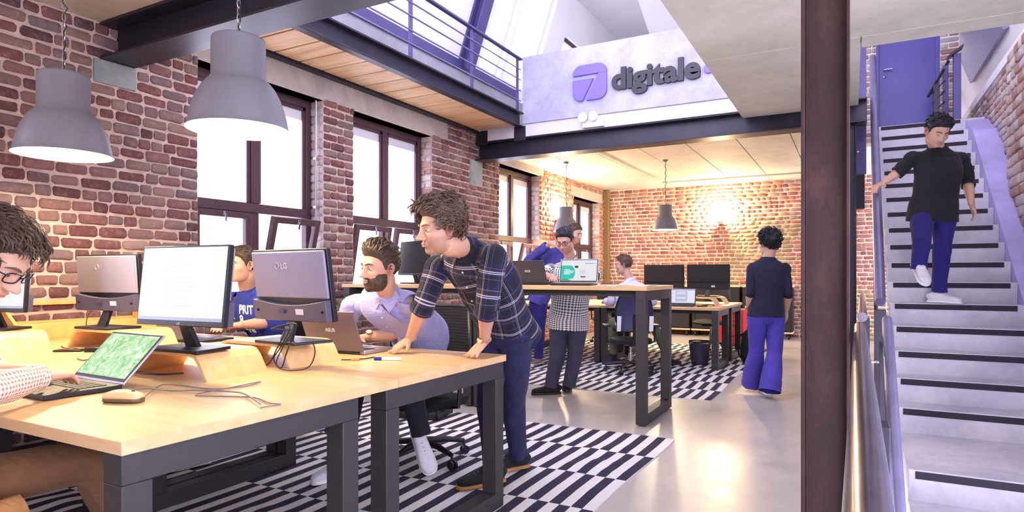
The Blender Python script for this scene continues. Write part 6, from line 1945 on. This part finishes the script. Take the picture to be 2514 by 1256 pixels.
cable([(-2.255, 1.885, 0.776), (-2.235, 1.890, 0.794), (-2.270, 1.893, 0.807), (-2.364, 1.885, 0.813), (-2.432, 1.885, 0.817)], .003, 'cable', 'black cable curling round the plywood riser foot', flat=DZ)
cable([(-2.438, 1.646, 0.795), (-2.481, 1.586, 0.795), (-2.586, 1.565, 0.795), (-2.672, 1.582, 0.795)], .0035, 'cable', 'black cable under the plywood riser of the lit monitor', flat=DZ)
cable([(-3.392, 2.310, 0.844), (-3.437, 2.310, 0.818), (-3.318, 2.240, 0.803), (-3.261, 2.260, 0.804), (-3.215, 2.280, 0.809)], .0026, 'cable', 'black cable loop behind the lit white monitor', flat=DZ)
# cables at the pale monitor
cable([(-4.746, 2.677, 1.000), (-4.440, 2.411, 1.000), (-4.387, 2.311, 0.960), (-4.135, 2.155, 0.900), (-4.224, 2.233, 0.840), (-4.171, 2.277, 0.800), (-3.991, 2.288, 0.795)], .003, 'cable', 'black cable hanging from the small pale monitor', flat=DZ)
cable([(-3.954, 1.927, 0.795), (-3.842, 1.897, 0.795), (-3.836, 1.922, 0.795), (-3.765, 1.916, 0.795)], .0026, 'cable', 'thin black cable between the wall-side risers', flat=DZ)
cable([(-3.357, 1.796, 0.795), (-3.250, 1.712, 0.795), (-3.217, 1.664, 0.795), (-3.306, 1.682, 0.795)], .0026, 'cable', 'black cable around the charger on the desk', flat=DZ)
# charger and phone
m = MB(); m.obox((0, 0, .013), (.11, .05, .026)); o = m.build('power_brick', 'black_plastic', bevel=.006, loc=(-3.557, 1.907, 0.790)); o.rotation_euler = (0, 0, R(40)); tag(o, 'black laptop power brick beside the leafy laptop', 'power brick')
t = thing('phone', 'dark phone lying on the desk beside the power brick', 'phone', (-3.704, 1.848, 0.790), R(35))
m = MB(); m.obox((0, 0, .006), (.14, .068, .010)); m.build('case', 'black_plastic', t, bevel=.004)
m = MB(); m.obox((0, 0, .0112), (.128, .06, .0006)); m.build('screen', 'screen_off', t)
# marker and cable stub near the bearded man
t = thing('marker_pen', 'cream marker pen with a blue cap on the desk', 'pen', (-1.965, 2.378, 0.798), R(24))
m = MB(); m.tube([(-.028, 0, 0), (.066, 0, 0)], .008, 12); m.build('barrel', 'paper', t)
m = MB(); m.tube([(-.066, 0, 0), (-.028, 0, 0)], .0085, 12); m.build('cap', 'tshirt_blue', t)
cable([(-2.159, 2.269, 0.795), (-2.112, 2.294, 0.795), (-2.081, 2.345, 0.795), (-2.081, 2.414, 0.795)], .0032, 'cable', 'black laptop charging cable with an orange plug')
m = MB(); m.tube([(-2.107, 2.280, 0.797), (-2.083, 2.310, 0.797)], .006, 8); tag(m.build('cable_plug', 'orange_plastic'), 'orange plug on the charging cable of the silver laptop', 'plug')
# wooden tray against the wall, wall rail
t = thing('wooden_tray', 'long pale wooden tray standing on the bench against the brick wall', 'tray', (-4.56, 2.2, .79))
oo = (-4.56, 2.2, .79)
MB().box(-4.74, 1.90, .7905, -4.40, 2.80, .805).build('bottom', 'box_wood', t, origin=oo)
MB().box(-4.42, 1.90, .805, -4.40, 2.80, .90).build('front_board', 'box_wood', t, origin=oo, bevel=.002)
MB().box(-4.74, 1.90, .805, -4.72, 2.80, .90).build('back_board', 'box_wood', t, origin=oo, bevel=.002)
for y in (1.90, 2.78):
    m = MB(); m.prism([(-4.72, .805), (-4.42, .805), (-4.42, .90), (-4.60, 1.02), (-4.72, 1.02)], lambda a, b, d: (a, d, b), y, y + .02); m.build('end_board', 'box_wood', t, origin=oo, bevel=.002)
m = MB(); m.box(-4.785, 1.2, 1.0, -4.755, 3.3, 1.03); tag(m.build('wall_rail', 'box_wood', bevel=.004), 'narrow wooden rail fixed along the brick wall above the bench', 'rail')
m = MB(); m.lathe([(.002, .002), (.032, .002), (.038, .09), (.035, .09), (.03, .008), (.002, .008)], (-4.52, 2.5, .8055), 20); tag(m.build('drinking_glass', 'glass'), 'clear drinking glass on the bench by the brick wall', 'glass')
# things on the standing desk
for i, (px, rz, lab) in enumerate((((-1.84, 5.13, 1.1105), 10, 'white sheets of paper beside the teal web page laptop'), ((-1.575, 5.2, 1.1105), -8, 'thin white booklet near the end of the standing desk'))):
    m = MB()
    for k in range(4): m.obox((.006 * k, .004 * (k % 2), .0012 + .0016 * k), (.21, .297 - .02 * i, .0012), Matrix.Rotation(R(3 * k), 3, 'Z'))
    o = m.build('papers', 'paper', loc=px); o.rotation_euler = (0, 0, R(rz)); tag(o, lab, 'papers')
m = MB(); rnd = random.Random(4)
p = []
for k in range(26): p.append((rnd.uniform(-.08, .08), rnd.uniform(-.04, .04), rnd.uniform(.004, .05)))
m.tube([tuple(x) for x in catmull(p, 5)], .003, 5)
tag(m.build('cable_tangle', 'cable', loc=(-2.66, 5.0, 1.111)), 'tangle of black cable in front of the dark grey laptop', 'cable')
# crate under the window side of the front bench
def crate(loc, rz, label):
    t = thing('plastic_crate', label, 'crate', loc, rz)
    m = MB()
    w_, d_, h_ = .42, .32, .24
    m.box(-w_ / 2, -d_ / 2, 0, w_ / 2, d_ / 2, .012)
    for z in (.012, .07, .13, .19):
        hh = .032
        m.box(-w_ / 2, -d_ / 2, z, w_ / 2, -d_ / 2 + .01, z + hh); m.box(-w_ / 2, d_ / 2 - .01, z, w_ / 2, d_ / 2, z + hh)
        m.box(-w_ / 2, -d_ / 2, z, -w_ / 2 + .01, d_ / 2, z + hh); m.box(w_ / 2 - .01, -d_ / 2, z, w_ / 2, d_ / 2, z + hh)
    for k in range(6):
        x = -w_ / 2 + k * w_ / 5.2
        m.box(x, -d_ / 2, 0, x + .02, -d_ / 2 + .008, h_); m.box(x, d_ / 2 - .008, 0, x + .02, d_ / 2, h_)
    m.build('slatted_body', 'black_plastic', t)
    m = MB(); m.box(-w_ / 2 - .01, -d_ / 2 - .01, h_ - .02, w_ / 2 + .01, -d_ / 2 + .01, h_); m.box(-w_ / 2 - .01, d_ / 2 - .01, h_ - .02, w_ / 2 + .01, d_ / 2 + .01, h_)
    m.box(-w_ / 2 - .01, -d_ / 2 + .01, h_ - .02, -w_ / 2 + .01, d_ / 2 - .01, h_); m.box(w_ / 2 - .01, -d_ / 2 + .01, h_ - .02, w_ / 2 + .01, d_ / 2 - .01, h_); m.build('rim', 'black_plastic', t, bevel=.003)
    return t
crate((-3.22, 4.35, .0095), R(12), 'black slatted plastic crate on the rug beyond the front bench')
# backpacks
def backpack(loc, rz, label, h_=.46):
    t = thing('backpack', label, 'backpack', loc, rz)
    m = MB(); loft(m, [(np.array((0, 0, z)), a, b, (1, 0, 0)) for z, a, b in ((.0, .12, .07), (.02, .16, .10), (.15, .17, .115), (.3, .155, .10), (h_ - .05, .12, .08), (h_, .04, .03))], 24, 4, wr=.012, seed=2, sup=2.8); m.build('bag', 'black_fabric', t, smooth=70)
    m = MB(); loft(m, [(np.array((0, -.095, z)), a, b, (1, 0, 0)) for z, a, b in ((.03, .08, .02), (.06, .12, .045), (.18, .12, .045), (.22, .08, .02))], 20, 3, sup=3); m.build('pocket', 'black_fabric', t, smooth=70)
    m = MB(); m.tube([tuple(x) for x in catmull([(-.05, .02, h_ - .02), (-.03, .02, h_ + .05), (.03, .02, h_ + .05), (.05, .02, h_ - .02)], 5)], .009, 6); m.build('handle', 'black_fabric', t)
    for s in (-1, 1):
        m = MB(); m.tube([tuple(x) for x in catmull([(s * .09, .07, h_ - .06), (s * .12, .13, .3), (s * .12, .12, .14), (s * .13, .08, .05)], 5)], .013, 6); m.build('strap', 'black_fabric', t)
    return t
backpack((-4.40, 6.75, .014), R(75), 'black backpack leaning on the brick wall between the windows', .52)
backpack((-1.24, 9.2, .014), R(80), 'black backpack on the floor beside the end of the rear bench', .44)
# mesh waste bin
t = thing('waste_bin', 'dark wire-mesh waste bin under the rear desk', 'bin', (-1.80, 8.62, .012))
m = MB(); n = 36
prof = [(.105, .0), (.14, .30)]
for k in range(n):
    for tw in (-1, 1):
        m.tube([(.105 * math.cos(a) + (.14 - .105) * s * math.cos(a), .105 * math.sin(a) + (.14 - .105) * s * math.sin(a), .3 * s) for s, a in ((q / 4, 2 * math.pi * k / n + tw * q * .12) for q in range(5))], .0022, 4)
w_ = m.build('mesh_wall', 'steel_dark', t); w_['kind'] = 'stuff'
MB().lathe([(.137, .295), (.143, .295), (.143, .31), (.137, .31)], n=30, closed=True).build('rim', 'black_plastic', t)
MB().lathe([(.002, .002), (.107, .002), (.107, .012), (.002, .012)], n=30).build('bottom', 'black_plastic', t)
MB().lathe([(.10, .012), (.128, .26), (.126, .26), (.098, .012)], n=30).build('liner', 'grey_plastic_dark', t)
# red pedestal behind the rear bench
t = thing('drawer_pedestal', 'bright red drawer pedestal behind the end of the rear bench', 'drawers', (-1.80, 11.32, 0))
MB().box(-.2, -.25, .03, .2, .25, .62).build('body', 'red_board', t, bevel=.004)
for z in (.05, .24, .43):
    d_ = MB().box(-.19, -.262, z, .19, -.25, z + .18).build('drawer', 'red_board', t, bevel=.003)
    MB().box(-.05, -.275, z + .12, .05, -.262, z + .135).build('handle', 'steel_dark', d_)
for a in (-.16, .16):
    for b in (-.2, .2): MB().tube([(a, b, 0), (a, b, .03)], .02, 10).build('foot', 'black_plastic', t)
# amber carton and cables on the rear desk
m = MB(); m.box(-.035, -.035, 0, .035, .035, .17); tag(m.build('amber_carton', 'orange_plastic', loc=(-2.2, 8.84, .79), bevel=.004), 'amber carton standing behind the rear laptop', 'carton')
cable([(-1.75, 8.6, .795), (-1.68, 8.66, .81), (-1.6, 8.6, .795), (-1.66, 8.52, .795), (-1.76, 8.56, .80), (-1.7, 8.64, .795)], .004, 'cable', 'coil of black cable on the rear desk beside the laptop', flat=DZ)
m = MB(); m.obox((0, 0, .008), (.13, .06, .016)); tag(m.build('phone', 'black_plastic', loc=(-1.72, 8.38, .79), bevel=.004), 'black phone near the front edge of the rear desk', 'phone')
# tan shape added for an unidentified patch beside the typing man
m = MB(); loft(m, [(np.array((-2.18, .60 + .12 * k, .40 + .035 * k)), .035 + .012 * math.sin(k), .06 + .02 * math.sin(k * 1.3), (1, 0, 0)) for k in range(4)], 18, 4, wr=.01, seed=5, sup=2.6)
tag(m.build('tan_shape', 'leather_tan', smooth=70), 'added tan cloth shape lying against the leg of the typing man', 'pouch')

# lettering on the blue T-shirt
vv, ff, top, org, nk, up, fr, sL = TOPS['seated man in a printed blue T-shirt behind the lit white monitor']
bvh = BVHTree.FromPolygons([Vector(v) for v in vv], ff)
for line, size, dz_, x0 in (('PRIT', .078, -.125, -.012), ('8', .085, -.195, -.012), ('RNI', .066, -.262, -.0)):
    tv, tf = text_mesh(line, size, .002)
    tv2 = []
    ok = True
    for a, b, c in tv:
        p = Vector(nk + up * (dz_ + b) + sL * (x0 + a) + fr * .5)
        h = bvh.ray_cast(p, Vector(-fr))
        q = (h[0] + Vector(fr) * .0035) if h[0] is not None else p - Vector(fr) * .4
        tv2.append(tuple(q))
    m = MB(); m.add(tv2, tf); m.build('print', 'paper', top, origin=org, smooth=0)
